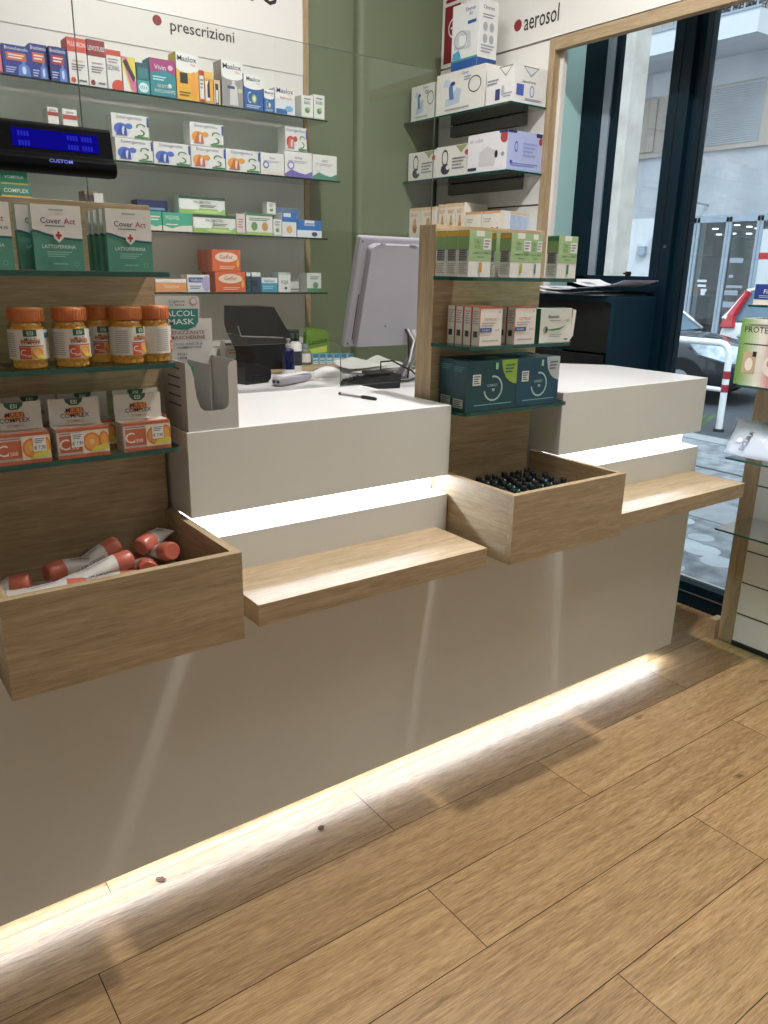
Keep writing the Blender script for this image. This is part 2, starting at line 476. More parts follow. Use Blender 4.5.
# category sign above the back shelves
mb = MB(); mb.box(-1.2, 2.05, YB-.0035, YB-.001, 2.30, CEIL-.01, 'slat_white')
mb.lathe([(.019, 0), (.017, .003)], '#9c2c34', 16, (1.371, YB-.0035, 2.405), (0, -1, 0))
mb.text('prescrizioni', (1.425, YB-.0045, 2.377), (1,0,0), (0,0,1), .044, '#2a2725', w=.285, al='l')
mb.text('ro', (1.79, YB-.0045, 2.553), (1,0,0), (0,0,1), .12, '#1c1a19', w=.135, al='l')
o = mb.build('category_sign'); tag(o, 'white wall sign reading prescrizioni above the back shelves', 'sign')
# category sign above the nebuliser shelves
mb = MB(); mb.box(2.835, 2.858, 1.098, YB-.035, 2.434, CEIL-.01, 'slat_white'); mb.box(2.835, 2.874, -1.6, 1.098, 2.434, CEIL-.01, 'slat_white')
mb.lathe([(.024, 0), (.022, .003)], '#9c2c34', 16, (2.835, 1.302, 2.522), (-1, 0, 0))
mb.text('aerosol', (2.8335, 1.262, 2.492), (0,-1,0), (0,0,1), .070, '#2a2725', w=.205, al='l')
def q(y0, y1, z0, z1, k, e): mb.add([(2.835-e, y0, z0), (2.835-e, y1, z0), (2.835-e, y1, z1), (2.835-e, y0, z1)], [(0,1,2,3)], k)
q(1.70, 1.815, 2.45, 2.70, '#8f1d26', .001)
q(1.705, 1.81, 2.715, 2.73, '#8f1d26', .001); 
mb.lathe([(.045, 0), (.045, .001)], '#e8e4e0', 20, (2.8335, 1.74, 2.60), (-1, 0, 0))
mb.lathe([(.036, 0), (.036, .001)], '#8f1d26', 20, (2.832, 1.74, 2.60), (-1, 0, 0))
for a in range(5): mb.lathe([(.006, 0), (.006, .001)], '#e8e4e0', 8, (2.8305, 1.74+.018*math.cos(a*1.26), 2.60+.018*math.sin(a*1.26)), (-1, 0, 0))
o = mb.build('category_sign'); tag(o, 'white wall sign reading aerosol with a dark red pictogram', 'sign')
# slat panel on the side wall
mb = MB(); mb.box(2.835, 2.858, 1.10, YB-.035, 0, 2.425, 'slat_white')
for z in (2.292, 2.026, 1.756, 1.49, 1.22): mb.box(2.833, 2.836, 1.10, YB-.035, z, z+.006, 'groove')
struct('wall_slats', mb)

# ------------------------------------------------------------------ service counter
c = thing('service_counter', (.8, .25, 0), 'long white pharmacy counter glowing along its foot', 'counter')
def P(mb, name, parent, **k):
    o = mb.build(name, parent=parent, **k); o.matrix_parent_inverse = Matrix.Translation(-Vector(parent.location)); return o
mb = MB(); mb.box(-1.25, 2.613, 0, .60, .06, .727, 'laminate'); P(mb, 'body', c, bevel=.0015)
mb = MB(); mb.box(-1.2, 2.56, .07, .56, 0, .06, 'card_grey'); P(mb, 'plinth', c)
mb = MB(); mb.box(-1.2, 2.60, .012, .034, .052, .0585, 'led_white'); mb.box(-1.2, 2.56, .064, .069, .012, .05, 'led_panel'); P(mb, 'led_strip', c)

def block(x0, x1, label, chamfer=False):
    b = thing('counter_block', (x0, 0, .745), label, 'counter block', 'raised white blocks on the counter')
    mb = MB()
    if chamfer: pts = [(x0, 0), (x1, 0), (x1, .436), (x1-.15, .58), (2.27, .58), (2.27, .45), (x0, .45)]
    else: pts = [(x0, 0), (x1, 0), (x1, .45), (x0, .45)]
    mb.prism(pts, .918, 1.113, 'laminate', capk='laminate_top');
    o = fixn(mb.build('upper_block', parent=b, bevel=.0015)); o.matrix_parent_inverse = Matrix.Translation(-b.location)
    mb = MB(); mb.box(x0, x1, 0, .44, .7275, .863, 'laminate'); mb.box(x0, x1, .077, .44, .863, .918, 'laminate'); P(mb, 'lower_step', b, bevel=.001)
    mb = MB(); mb.box(x0+.004, x1-.003, .071, .077, .868, .915, 'led_panel'); P(mb, 'led_strip', b)
block(-.557, .198, 'white counter block left of the jars, at the frame edge')
block(.646, 1.401, 'middle white counter block carrying the pen and display carton')
block(1.849, 2.613, 'white counter block at the window end of the counter', True)

def ledge(x0, x1, label):
    mb = MB(); mb.box(x0, x1, -.211, 0, .723, .773, 'oak'); o = mb.build('bag_ledge', bevel=.001)
    tag(o, label, 'ledge', 'oak bag ledges along the counter')
ledge(-.504, .165, 'oak bag ledge at the far left end of the counter')
ledge(.699, 1.362, 'oak bag ledge between the two open display drawers')
ledge(1.902, 2.588, 'oak bag ledge jutting out at the window end')

def drawer(x0, x1, label):
    t = .018; z0, z1 = .729, .917; y0, y1 = -.253, .109
    d = thing('open_display_box', ((x0+x1)/2, -.07, z0), label, 'open box')
    P(MB().box(x0, x1, y0, y0+t, z0, z1, 'oak'), 'front_panel', d, bevel=.0008)
    P(MB().box(x0, x0+t, y0+t, y1, z0, z1, 'oak_y'), 'side_panel', d, bevel=.0008)
    P(MB().box(x1-t, x1, y0+t, y1, z0, z1, 'oak_y'), 'side_panel', d, bevel=.0008)
    P(MB().box(x0+t, x1-t, y0+t, y1, z0+.05, .80, 'oak'), 'bottom_panel', d)
drawer(.2, .645, 'open oak box on the counter front holding coral capped tubes')
drawer(1.405, 1.853, 'open oak box on the counter front holding small dark bottles')

def rshelf(x0, x1, y0, y1, zb, t=.0095, r=.022):
    pts = [(x0, y1)]
    pts += [(x0+r-r*math.cos(a), y0+r-r*math.sin(a)) for a in (0, .5, 1.05, 1.57)]
    pts += [(x1-r+r*math.sin(a), y0+r-r*math.cos(a)) for a in (0, .5, 1.05, 1.57)] + [(x1, y1)]
    return MB().prism(pts, zb, zb+t, 'glass_edge', capk='glass_shelf')
def backboard(x0, x1, sx0, sx1, label):
    b = thing('display_backboard', ((x0+x1)/2, .14, .745), label, 'backboard', 'oak backboards with glass shelves')
    P(MB().box(x0, x1, .111, .181, .745, 1.578, 'oak', {'L': 'oak_z', 'R': 'oak_z'}), 'board', b, bevel=.001)
    for z in (1.4365, 1.2595, 1.0845):
        s = P(rshelf(sx0, sx1, -.04, .111, z), 'glass_shelf', b)
backboard(.2, .636, .2, .62, 'oak backboard with jars and leaflets on glass shelves')
backboard(1.415, 1.83, 1.412, 1.83, 'oak backboard with green and teal cartons on glass shelves')

# clear guard panes on the counter
def guard(x0, x1, notch, label):
    z0, z1 = 1.114, 2.03
    pts = [(x0, z0)]
    if notch:
        a, b, h, r = notch
        pts += [(a, z0)] + [(a+r-r*math.cos(t), h-r+r*math.sin(t)) for t in (0, .5, 1.05, 1.57)] + [(b-r+r*math.sin(t), h-r+r*math.cos(t)) for t in (0, .5, 1.05, 1.57)] + [(b, z0)]
    pts += [(x1, z0), (x1, z1), (x0, z1)]
    mb = MB().prism(pts, .432, .437, 'guard_edge', axis='y', capk='guard_glass')
    o = mb.build('guard_screen'); tag(o, label, 'screen')
guard(.61, 1.662, (.84, 1.325, 1.25, .035), 'tall clear guard screen with pass-through slot above the middle counter block')
guard(-.5, .6085, None, 'tall clear guard screen behind the jar shelves')

# staff desk behind the blocks
d = thing('staff_desk', (.9, .95, 0), 'white and oak staff desk behind the counter', 'desk')
mb = MB(); mb.box(-.9, 2.25, .462, 1.38, .99, 1.03, 'laminate_top'); P(mb, 'desktop', d, bevel=.002)
mb = MB(); mb.box(-.9, 2.25, 1.382, YB-.03, .99, 1.034, 'oak'); P(mb, 'oak_strip', d, bevel=.002)
mb = MB(); mb.box(-.88, 2.23, .62, .66, 0, .99, 'laminate'); mb.box(-.88, -.84, .66, 1.8, 0, .99, 'laminate'); mb.box(2.19, 2.23, .66, 1.8, 0, .99, 'laminate'); P(mb, 'support_panel', d)

# ------------------------------------------------------------------ back glass shelves
for z, x1, lb in ((2.080, 2.045, 'glass wall shelf under the prescrizioni sign, uppermost of four'), (1.836, 2.112, 'long glass wall shelf carrying the white supplement packets'),
              (1.587, 2.045, 'glass wall shelf with green and white cartons'), (1.347, 2.045, 'lowest glass wall shelf with the orange cartons')):
    pts = [(-.6, YB-.009), (-.6, 1.65), (x1, 1.65), (x1, YB-.009)]
    o = MB().prism(pts, z, z+.007, 'glass_edge_thin', capk='glass_shelf').build('glass_wall_shelf')
    tag(o, lb, 'shelf', 'glass shelves on the back wall')
for z, lb in ((2.152, 'upper glass shelf on the side wall under the aerosol sign'), (1.882, 'second glass shelf on the side wall below the nebuliser boxes'), (1.607, 'third glass shelf on the side wall behind the oak backboard')):
    t = thing('glass_side_shelf', (2.72, 1.45, z), lb, 'shelf', 'glass shelves on the side wall')
    P(MB().prism([(2.61, 1.09), (2.832, 1.09), (2.832, YB-.035), (2.61, YB-.035)], z, z+.008, 'glass_edge', capk='glass_shelf'), 'glass_plate', t)
    P(MB().box(2.80, 2.832, 1.20, 1.70, z-.05, z-.004, 'shelf_bracket'), 'bracket_rail', t)

# ------------------------------------------------------------------ cartons on the back shelves
W_, K_ = '#e8e6e2', '#26242a'
def g_bronch(lab):
    return [('F','t','Bronchenolo',.5,.84,.11,W_,.9), ('F','r',.12,.5,.82,.76,lab), ('F','l',.2,.55,.75,.72,2,W_), ('F','p',[(.5,.02),(.95,.02),(.9,.36),(.78,.42),(.78,.5),(.66,.5),(.66,.42),(.54,.36)],'#5b86d8'),
            ('F','e',.72,.22,.07,.13,'#d6e6ff'), ('F','l',.08,.08,.45,.3,3,'#b9c6ee')]
def g_redtop(c, t, f=.7):
    return [('F','r',0,f,1,1,c), ('L','r',0,f,1,1,c), ('T','r',0,0,1,1,c), ('F','t',t,.5,f+.12,.1,W_), ('F','t','sciroppo',.5,.5,.05,c,.7), ('F','l',.15,.3,.85,.46,3,'#8a7f7c'), ('F','e',.2,.1,.13,.06,c), ('F','l',.5,.06,.9,.14,1,'#6a6a70')]
def g_maalox(c, kind):
    g = [('F','r',0,.6,1,1,'#f0efec'), ('F','r',0,0,1,.66,c), ('L','r',0,0,1,.72,c), ('F','e',.5,.68,.49,.09,'#f0efec'), ('F','t','Maalox',.5,.82,.12 if kind != 'w' else .2,'#22274a',.86), ('F','t','Plus',.76,.74,.05,'#d0432c',.3)]
    if kind == 'y': g += [('F','r',.15,.36,.5,.58,'#2b2b30'), ('F','e',.78,.35,.17,.28,'#f0a23a'), ('F','l',.1,.08,.6,.2,2,'#7a5a10')]
    if kind == 'g': g += [('F','p',[(.35,.05),(.75,.05),(.72,.45),(.62,.5),(.62,.58),(.48,.58),(.48,.5),(.38,.45)],'#d4d2cf'), ('F','e',.85,.38,.09,.05,'#d3cf9a'), ('F','r',.25,.4,.6,.46,'#35507c')]
    if kind == 'b': g += [('F','e',.52,.33,.13,.13,'#9fb83a'), ('F','e',.52,.33,.08,.08,'#e8e8d0'), ('F','o',.3,.36,.12,.16,.25,'#bcd2ee',60,300), ('F','l',.12,.06,.85,.16,2,'#c9d8ee')]
    if kind == 'w': g += [('F','t','Reflurapid',.55,.6,.1,'#c04030',.7), ('F','r',.04,.04,.6,.22,'#2b6aa8'), ('F','e',.7,.25,.2,.12,'#7db2da')]
    return g
def g_flora(c1, c2):
    return [('F','t','Enterogermina',.48,.8,.14,'#6c6f9a',.86), ('F','e',.24,.36,.2,.26,c1), ('F','e',.36,.3,.12,.2,'#d9dce8'), ('F','p',[(.1,.1),(.2,.5),(.26,.6),(.26,.1)],c2), ('F','p',[(.3,.1),(.34,.55),(.38,.5),(.4,.1)],c2), ('F','e',.45,.5,.1,.12,c1), ('F','l',.08,.06,.4,.14,1,'#7d7f8c'),
            ('F','o',.78,.52,.13,.14,.3,'#3f7a4a',20,200), ('F','o',.74,.27,.14,.14,.3,'#3f7a4a',-120,80), ('F','r',.6,.03,.98,.12,'#4d8a55'), ('F','r',.95,.55,1,.95,'#3a56a8')]
def g_two(c, t, c2):
    return [('F','t',t,.5,.72,.12,'#77758c',.8), ('F','l',.12,.55,.85,.66,2,'#a9a8b4'), ('F','p',[(0,0),(1,0),(1,.28),(.75,.15),(.5,.2),(.25,.3),(0,.12)],c), ('F','e',.22,.45,.13,.17,c2), ('F','e',.22,.45,.08,.1,W_)]
def g_green(t='PROBIOTIC'):
    return [('F','r',0,0,1,.32,'#9dc36a'), ('F','r',0,.84,1,1,'#2f5a44'), ('T','r',0,0,1,1,'#cfd9cc'), ('F','r',.03,.25,.42,.78,'#f4f4f2'), ('F','t',t,.5,.6,.16,'#3f6a4a',.6), ('F','l',.45,.38,.8,.55,2,'#6d8a70'), ('F','e',.88,.4,.07,.2,'#e9efe6'), ('F','e',.6,.14,.3,.1,'#c5df8b')]
def g_geffer():
    return [('F','e',.5,.66,.4,.23,'#f3d9c4'), ('F','t','Geffer',.5,.58,.2,'#a4462c',.66), ('F','l',.25,.1,.8,.26,2,'#f7c9a6'), ('F','e',.9,.4,.05,.2,'#f2b23a')]
def g_med(c, t='', c2='#7a828c'):
    g = [('F','r',0,.84,1,1,c), ('F','l',.15,.42,.85,.76,3,c2), ('F','r',0,0,1,.12,c)]
    if t: g.append(('F','t',t,.5,.55,.15,K_))
    return g
def g_leaf(t=''):
    g = [('F','t',t or 'kids',.5,.62,.16,'#3b6a50',.8), ('F','e',.5,.35,.22,.12,'#5f8f5a'), ('F','e',.58,.42,.12,.08,'#8bbf6a'), ('F','r',0,0,1,.08,'#b9c8b4'), ('F','l',.2,.8,.8,.9,1,'#7c8a80')]
    return g
Y1 = 1.672
def put(zb, rows, group):
    for x0, x1, h, nm, base, gfx, lab, *r in rows:
        y = r[0] if r else Y1; dep = r[1] if len(r) > 1 else .075; z = r[2] if len(r) > 2 else zb
        carton(nm, x1-x0-.002, dep, h, base, gfx, ((x0+x1)/2, y, z), 0, lab, 'box', group)
RED, DRED, NAVY, ORG = '#d9452f', '#8e1f26', '#1c3596', '#d8662e'
put(2.088, [
 (.662,.724,.072,'medicine_carton','#d87a94',g_med('#c2476a','GOLA'),'pink carton at the far left end of the top wall shelf'),
 (.726,.822,.097,'medicine_carton',NAVY,g_bronch(ORG),'navy syrup carton with orange label, leftmost of three navy ones'),
 (.823,.883,.116,'medicine_carton',NAVY,g_bronch(ORG),'tall navy carton with orange label between two other navy cartons',1.69),
 (.884,.945,.113,'medicine_carton','#1c2a80',g_bronch('#b32732'),'navy carton with red label beside the red and white cartons'),
 (.926,.947,.134,'medicine_carton','#d5472f',g_med('#b8382a'),'narrow red carton half hidden behind the navy carton with red label',1.76),
 (.949,1.018,.153,'syrup_carton',W_,g_redtop(RED,'FLUIBRON'),'tall white syrup carton with bright red top'),
 (1.020,1.086,.157,'syrup_carton',W_,g_redtop(DRED,'LEVOTUSS',.66),'tall white syrup carton with dark red top'),
 (1.088,1.144,.135,'medicine_carton',W_,[('F','r',0,.86,1,1,'#d0402c'),('F','t','SEDINAL',.45,.5,.13,'#6a5a6a',.85),('F','e',.75,.08,.5,.2,'#d8452e'),('F','l',.1,.66,.8,.8,2,'#a09a98')],'white carton with red arc at its foot'),
 (1.146,1.198,.12,'medicine_carton','#e6d34a',[('F','p',[(0,1),(.35,1),(1,.3),(1,0),(.6,.1)],'#d86aa0'),('F','p',[(.05,.85),(.3,.95),(.95,.45),(.8,.3)],'#2b2b30'),('F','p',[(0,0),(0,.7),(.6,0)],W_)],'yellow carton with slanted pink and black bands'),
 (1.20,1.25,.108,'medicine_carton','#1f5a66',[('F','r',.1,.5,.9,.85,'#2f7f86'),('F','r',.0,0,1,.45,'#2aa5a8'),('F','e',.5,.22,.4,.16,'#d8f0f0'),('F','t','GOLA',.5,.18,.1,'#156a70',.6)],'small dark teal carton beside the magenta and teal one'),
 (1.252,1.357,.133,'medicine_carton','#1f8d98',[('F','p',[(0,1),(1,1),(1,.6),(.6,.72),(0,.62)],'#a8397c'),('F','t','Vivin',.4,.72,.13,W_,.5),('F','l',.1,.42,.6,.56,2,'#bfe6ea'),('F','t','GUSTO',.5,.26,.08,W_,.6),('F','t','NOCUSANTS',.55,.12,.09,W_,.8),('F','e',.8,.8,.1,.07,'#e9b6d4'),('F','e',.75,.32,.07,.06,W_)],'magenta and teal carton left of the yellow antacid carton'),
 (1.359,1.453,.17,'antacid_carton','#e9b52f',g_maalox('#ecb42e','y'),'tall yellow antacid carton on the top wall shelf'),
 (1.455,1.475,.118,'medicine_carton',W_,g_med('#c23a2e'),'thin white and red carton right of the yellow antacid carton'),
 (1.476,1.514,.116,'medicine_carton','#e9a63a',[('F','r',.1,.1,.6,.7,W_),('F','p',[(.3,.2),(.6,.2),(.6,.8),(.3,.6)],K_),('F','r',.0,.8,1,1,'#f0c25a')],'slim amber carton with a black bottle picture'),
 (1.516,1.545,.092,'medicine_carton','#d9c4a0',[('F','r',.2,.05,.7,.85,'#3a352f'),('F','r',.3,.1,.6,.6,W_)],'small tan carton next to the grey antacid carton'),
 (1.551,1.647,.171,'antacid_carton','#a7a4a2',g_maalox('#9a9896','g'),'tall grey antacid carton on the top wall shelf'),
 (1.649,1.74,.134,'antacid_carton','#2f62a8',g_maalox('#2b5fa6','b'),'blue antacid carton with green pellet picture'),
 (1.742,1.792,.088,'antacid_carton','#2f62a8',g_maalox('#3a6cae','b'),'small blue antacid carton right of the larger blue one'),
 (1.794,1.892,.102,'antacid_carton','#dfe4ea',g_maalox('#dfe4ea','w'),'white antacid carton with blue corner'),
 (1.924,1.984,.09,'herbal_carton',W_,g_leaf(),'left of the two small white cartons with green leaves, top wall shelf end'),
 (1.986,2.043,.1,'herbal_carton',W_,g_leaf(),'right of the two small white cartons with green leaves, top wall shelf end'),
], 'cartons on the top wall shelf')
bl, og = ('#4a6fc8','#2b4ea8'), ('#e8a23a','#d9682e')
put(1.844, [
 (.859,.898,.158,'medicine_carton',W_,[('F','r',0,.82,1,.9,'#a83a2e'),('F','t','gocce',.5,.92,.05,K_),('F','r',0,.4,1,.5,'#d88a4a')],'slim white carton with red band, left of the pair above the till display'),
 (.911,.965,.158,'medicine_carton',W_,[('F','r',0,.78,1,.88,'#b8402e'),('F','t','gocce',.5,.91,.05,K_),('F','r',0,.4,1,.5,'#d88a4a')],'wider white carton with red band, right of the pair above the till display'),
 (1.098,1.246,.082,'probiotic_carton',W_,g_flora(*bl),'blue and white probiotic carton, bottom row, leftmost'),
 (1.248,1.402,.083,'probiotic_carton',W_,g_flora(*bl),'blue and white probiotic carton, bottom row, second from the left'),
 (1.404,1.556,.084,'probiotic_carton',W_,g_flora(*og),'orange and white probiotic carton under the stacked orange one'),
 (1.558,1.716,.087,'probiotic_carton',W_,g_flora(*og),'orange and white probiotic carton right of the stacked pair'),
 (1.719,1.834,.088,'supplement_carton',W_,g_two('#e9dcd4','flora','#4a6fa8'),'pale supplement carton with small blue ring'),
 (1.836,1.976,.105,'supplement_carton',W_,g_two('#7a6ab8','dolce','#9a8ad0'),'white supplement carton with violet wave'),
 (1.978,2.108,.104,'supplement_carton',W_,g_two('#4d8f78','ultra','#d4dfda'),'white supplement carton with green wave at the shelf end'),
 (1.09,1.235,.084,'probiotic_carton',W_,g_flora(*bl),'blue and white probiotic carton stacked on top at the left',Y1,.07,1.927),
 (1.404,1.55,.085,'probiotic_carton',W_,g_flora(*og),'orange and white probiotic carton stacked on the second row',Y1,.07,1.930),
 (1.842,1.95,.095,'probiotic_carton',W_,g_flora('#c04a40','#d88070'),'red and white probiotic carton on top of the violet wave carton',Y1,.07,1.951),
], 'cartons on the long wall shelf')
put(1.595, [
 (.671,.777,.135,'herbal_carton','#1d7a5c',[('F','r',0,.62,1,.72,'#d9a23a'),('F','t','COMPLEX',.5,.8,.1,W_),('F','l',.1,.2,.8,.45,3,'#9cd0b8'),('F','t','LATTEOLA',.5,.06,.09,W_)],'green herbal carton above the left backboard, nearer one'),
 (.691,.786,.188,'herbal_carton','#1f8060',[('F','r',0,.7,1,.78,'#d9a23a'),('F','t','VOMPRIA',.5,.86,.06,W_)],'taller green herbal carton behind the nearer green one',1.752),
 (.965,1.037,.132,'cosmetic_carton','#8a6a60',[('F','r',0,.7,.5,.9,'#3b2f35'),('F','r',.5,.6,1,.95,'#d6d0cc')],'small brown and white carton just above the left backboard'),
 (1.197,1.325,.12,'medicine_carton','#1d2f6e',[('F','l',.1,.5,.9,.8,2,'#8fb0d8'),('F','r',0,0,1,.1,'#16244f')],'dark blue carton behind the turquoise ones',1.752),
 (1.21,1.266,.073,'probiotic_sachet_carton','#3fae8c',[('F','p',[(0,0),(1,0),(1,.3),(.5,.2),(0,.35)],'#e8dccb'),('F','l',.15,.5,.85,.8,2,W_)],'narrow turquoise carton left of the wide turquoise one'),
 (1.268,1.396,.072,'probiotic_sachet_carton','#3fae8c',[('F','p',[(0,0),(1,0),(1,.35),(.6,.3),(.3,.15),(0,.3)],'#eadfd0'),('F','t','YOVIS',.32,.62,.22,W_,.5),('F','l',.1,.3,.5,.42,1,W_)],'wide turquoise sachet carton on the third wall shelf'),
 (1.398,1.593,.072,'probiotic_carton',W_,g_green(),'long white and green carton under a similar one'),
 (1.345,1.551,.068,'probiotic_carton',W_,g_green(),'long white and green carton lying on top of another',Y1+.01,.08,1.668),
 (1.595,1.638,.082,'herbal_carton','#e2d4cf',[('F','l',.2,.3,.8,.8,4,'#b88a80'),('F','r',0,0,1,.1,'#a8bd7a')],'narrow pinkish carton between green and white ones'),
 (1.642,1.772,.09,'herbal_carton',W_,[('F','r',0,.88,1,1,'#4f8a5a'),('F','e',.3,.4,.12,.2,'#6a9a5c'),('F','e',.7,.4,.12,.2,'#c99a5a'),('F','r',0,0,1,.14,'#a7c66f'),('F','l',.1,.64,.9,.8,2,'#7a8a7c')],'white carton with green foot in the middle of the third wall shelf'),
 (1.759,1.804,.05,'herbal_carton',W_,g_leaf('bio'),'small white carton standing on top of the white and green carton',1.70,.045,1.686),
 (1.774,1.816,.07,'herbal_carton',W_,g_leaf('bio'),'small white carton left of the blue topped cartons'),
 (1.818,1.893,.1,'sachet_carton',W_,[('F','r',0,.62,1,1,'#2e74c0'),('F','r',.1,.82,.6,.98,'#dfe8f2'),('F','e',.5,.3,.2,.16,'#e0b070'),('F','l',.15,.5,.8,.58,1,W_)],'white carton with blue top half, left of the wide blue one'),
 (1.832,1.955,.126,'clear_pack','#6f86a8',[('F','l',.1,.2,.9,.8,3,'#9fb4cc')],'translucent bluish pack behind the blue topped cartons',1.753),
 (1.895,2.026,.073,'sachet_carton','#2e74c0',[('F','r',0,0,1,.42,'#e8ecf0'),('F','t','Bustine',.5,.68,.18,W_,.6),('F','r',.3,.84,.7,1,'#dfe8f2'),('F','e',.7,.2,.12,.14,'#43506a')],'wide blue and white carton at the end of the third wall shelf'),
], 'cartons on the third wall shelf')
put(1.355, [
 (1.221,1.357,.052,'lozenge_carton','#e89a5a',[('F','r',0,.72,1,1,W_),('F','t','Vitamin',.5,.3,.3,'#f6d3b0',.7)],'flat orange and white carton left on the lowest wall shelf'),
 (1.36,1.462,.07,'lozenge_carton',W_,[('F','r',.05,.55,.7,.85,'#3a5aa0'),('F','t','Valiflora',.4,.62,.16,W_,.55),('F','e',.85,.5,.2,.45,'#b7a9cf'),('F','l',.1,.15,.6,.4,2,'#7f8ec0')],'white carton with blue label left of the orange stack'),
 (1.487,1.632,.084,'effervescent_carton','#e0632c',g_geffer(),'orange effervescent carton, bottom of the stack, front one'),
 (1.476,1.61,.088,'effervescent_carton','#e0632c',g_geffer(),'orange effervescent carton, top of the stack, front one',Y1,.05,1.441),
 (1.487,1.632,.084,'effervescent_carton','#d95f2a',g_geffer(),'orange effervescent carton, bottom of the stack, rear one',1.752,.06),
 (1.476,1.61,.088,'effervescent_carton','#d95f2a',g_geffer(),'orange effervescent carton, top of the stack, middle one',1.724,.048,1.441),
 (1.476,1.61,.088,'effervescent_carton','#d95f2a',g_geffer(),'orange effervescent carton, top of the stack, rear one',1.774,.048,1.441),
 (1.634,1.657,.084,'medicine_carton','#1f4a58',[('F','r',0,.8,1,1,'#d8e0e2')],'thin dark teal carton touching the orange stack'),
 (1.66,1.706,.084,'medicine_carton','#2b4d66',[('F','r',0,.78,1,1,W_),('F','r',0,.3,.6,.6,'#142a3a')],'dark blue white-topped carton beside the turquoise one'),
 (1.708,1.79,.062,'medicine_carton','#3f9ab8',[('F','r',0,.62,1,1,'#e4eaee'),('F','t','ReFresh',.5,.68,.18,'#3a4f8a',.8),('F','l',.1,.2,.8,.45,2,'#9fd2e2')],'turquoise and white carton on the lowest wall shelf'),
 (1.794,1.858,.085,'drops_carton',W_,[('F','t','Kijil',.5,.42,.2,'#3a7a4a',.7),('F','r',0,.9,1,1,'#b7c8bc'),('F','e',.6,.2,.12,.08,'#2f5a8a')],'white carton with green lettering, lowest wall shelf'),
 (1.944,2.022,.085,'drops_carton','#d8dad4',[('F','r',0,0,1,.2,'#4f8a5c'),('F','e',.6,.35,.2,.18,'#6f8f78'),('F','l',.2,.65,.85,.85,2,'#7f8a84')],'white carton with green foot alone at the end of the lowest wall shelf'),
], 'cartons on the lowest wall shelf')
# translucent look for the clear pack is kept in its own material

# ------------------------------------------------------------------ nebuliser cartons on the side wall (fronts face the counter)
def side(x, y0, y1, z, h, dep, nm, base, gfx, lab, faces=None):
    carton(nm, abs(y1-y0)-.003, dep, h, base, gfx, (x, (y0+y1)/2, z), -PI/2, lab, 'box', 'nebuliser cartons on the side wall', faces)
IV = '#e6e4dc'
def g_neb(c='#5b7fb4'):
    return [('F','p',[(.2,.2),(.5,.25),(.52,.55),(.44,.62),(.3,.4),(.2,.38)],'#b9c7d8'), ('F','p',[(.28,.35),(.38,.35),(.34,.72),(.26,.72)],c), ('F','p',[(.14,.7),(.28,.66),(.3,.8),(.2,.86)],'#c3d2e2'), ('F','e',.35,.72,.05,.05,'#26428a'),
            ('F','o',.8,.6,.13,.19,.12,'#2a2c34'), ('F','l',.58,.72,.72,.84,2,'#8c97a8'), ('F','t','Clenny',.6,.88,.07,'#5a78a8',.4), ('F','l',.2,.08,.7,.16,1,'#a9a9a4')]
side(2.63, 1.806, 1.616, 2.16, .158, .20, 'nebuliser_carton', IV, g_neb(), 'ivory nebuliser carton at the left end of the upper side shelf')
side(2.63, 1.612, 1.275, 2.16, .178, .20, 'nebuliser_carton', IV, g_neb(), 'wide ivory nebuliser carton under the tall upright one')
side(2.63, 1.268, 1.094, 2.16, .145, .20, 'nebuliser_carton', '#eceae6',
     [('F','p',[(.45,1),(.95,1),(.7,.72)],'#8a9468'),('F','p',[(.5,.97),(.9,.97),(.7,.77)],'#eceae6'),('F','r',.35,.12,.52,.42,'#3b3f7a'),('F','e',.62,.35,.06,.15,'#b7bcc8'),('F','l',.05,.55,.45,.72,2,'#8b8f98'),('F','l',.65,.15,.95,.3,2,'#a3a6ac'),
      ('R','p',[(.25,1),(.75,1),(.5,.72)],'#8a9468'),('R','p',[(.3,.97),(.7,.97),(.5,.77)],'#dfe4ee'),('R','r',.08,.2,.3,.5,'#4d63b8'),('R','e',.55,.35,.07,.16,'#8a93ad'),('R','e',.55,.35,.05,.12,'#dfe4ee'),('R','t','Aerosol family',.45,.56,.07,'#4b5570',.7),('R','l',.35,.08,.85,.16,2,'#8a94b4')],
     'white carton with olive triangle at the right end of the upper side shelf')
side(2.63, 1.515, 1.336, 2.34, .262, .115, 'nebuliser_carton', '#e4e5e3',
     [('F','r',0,0,1,.13,'#1f55a0'),('R','r',0,0,1,.13,'#1b4a90'),('F','r',0,.13,1,.16,'#3f9a86'),('F','t','Omron',.68,.86,.06,'#27408a',.5),('F','t','A3',.7,.79,.05,'#27408a',.3),('F','r',.6,.66,.92,.71,'#27569c'),
      ('F','p',[(.1,.32),(.75,.3),(.72,.55),(.35,.6),(.12,.5)],'#c9ccce'),('F','p',[(.28,.36),(.6,.35),(.58,.5),(.3,.52)],'#e9eaea'),('F','o',.35,.45,.25,.14,.12,'#9da1a6'),('F','p',[(.04,.17),(.4,.17),(.3,.3),(.06,.26)],'#4b9ed0'),
      ('R','t','Omron',.5,.86,.06,'#44506a',.6),('R','l',.2,.72,.8,.8,2,'#8a8f98'),('R','e',.35,.6,.12,.07,'#a8adb4'),('R','e',.68,.6,.12,.07,'#a8adb4'),('R','e',.35,.42,.12,.07,'#a8adb4'),('R','e',.68,.42,.12,.07,'#a8adb4'),('R','l',.15,.2,.85,.34,3,'#9a9fa6')],
     'tall white and blue carton standing on the nebuliser cartons')
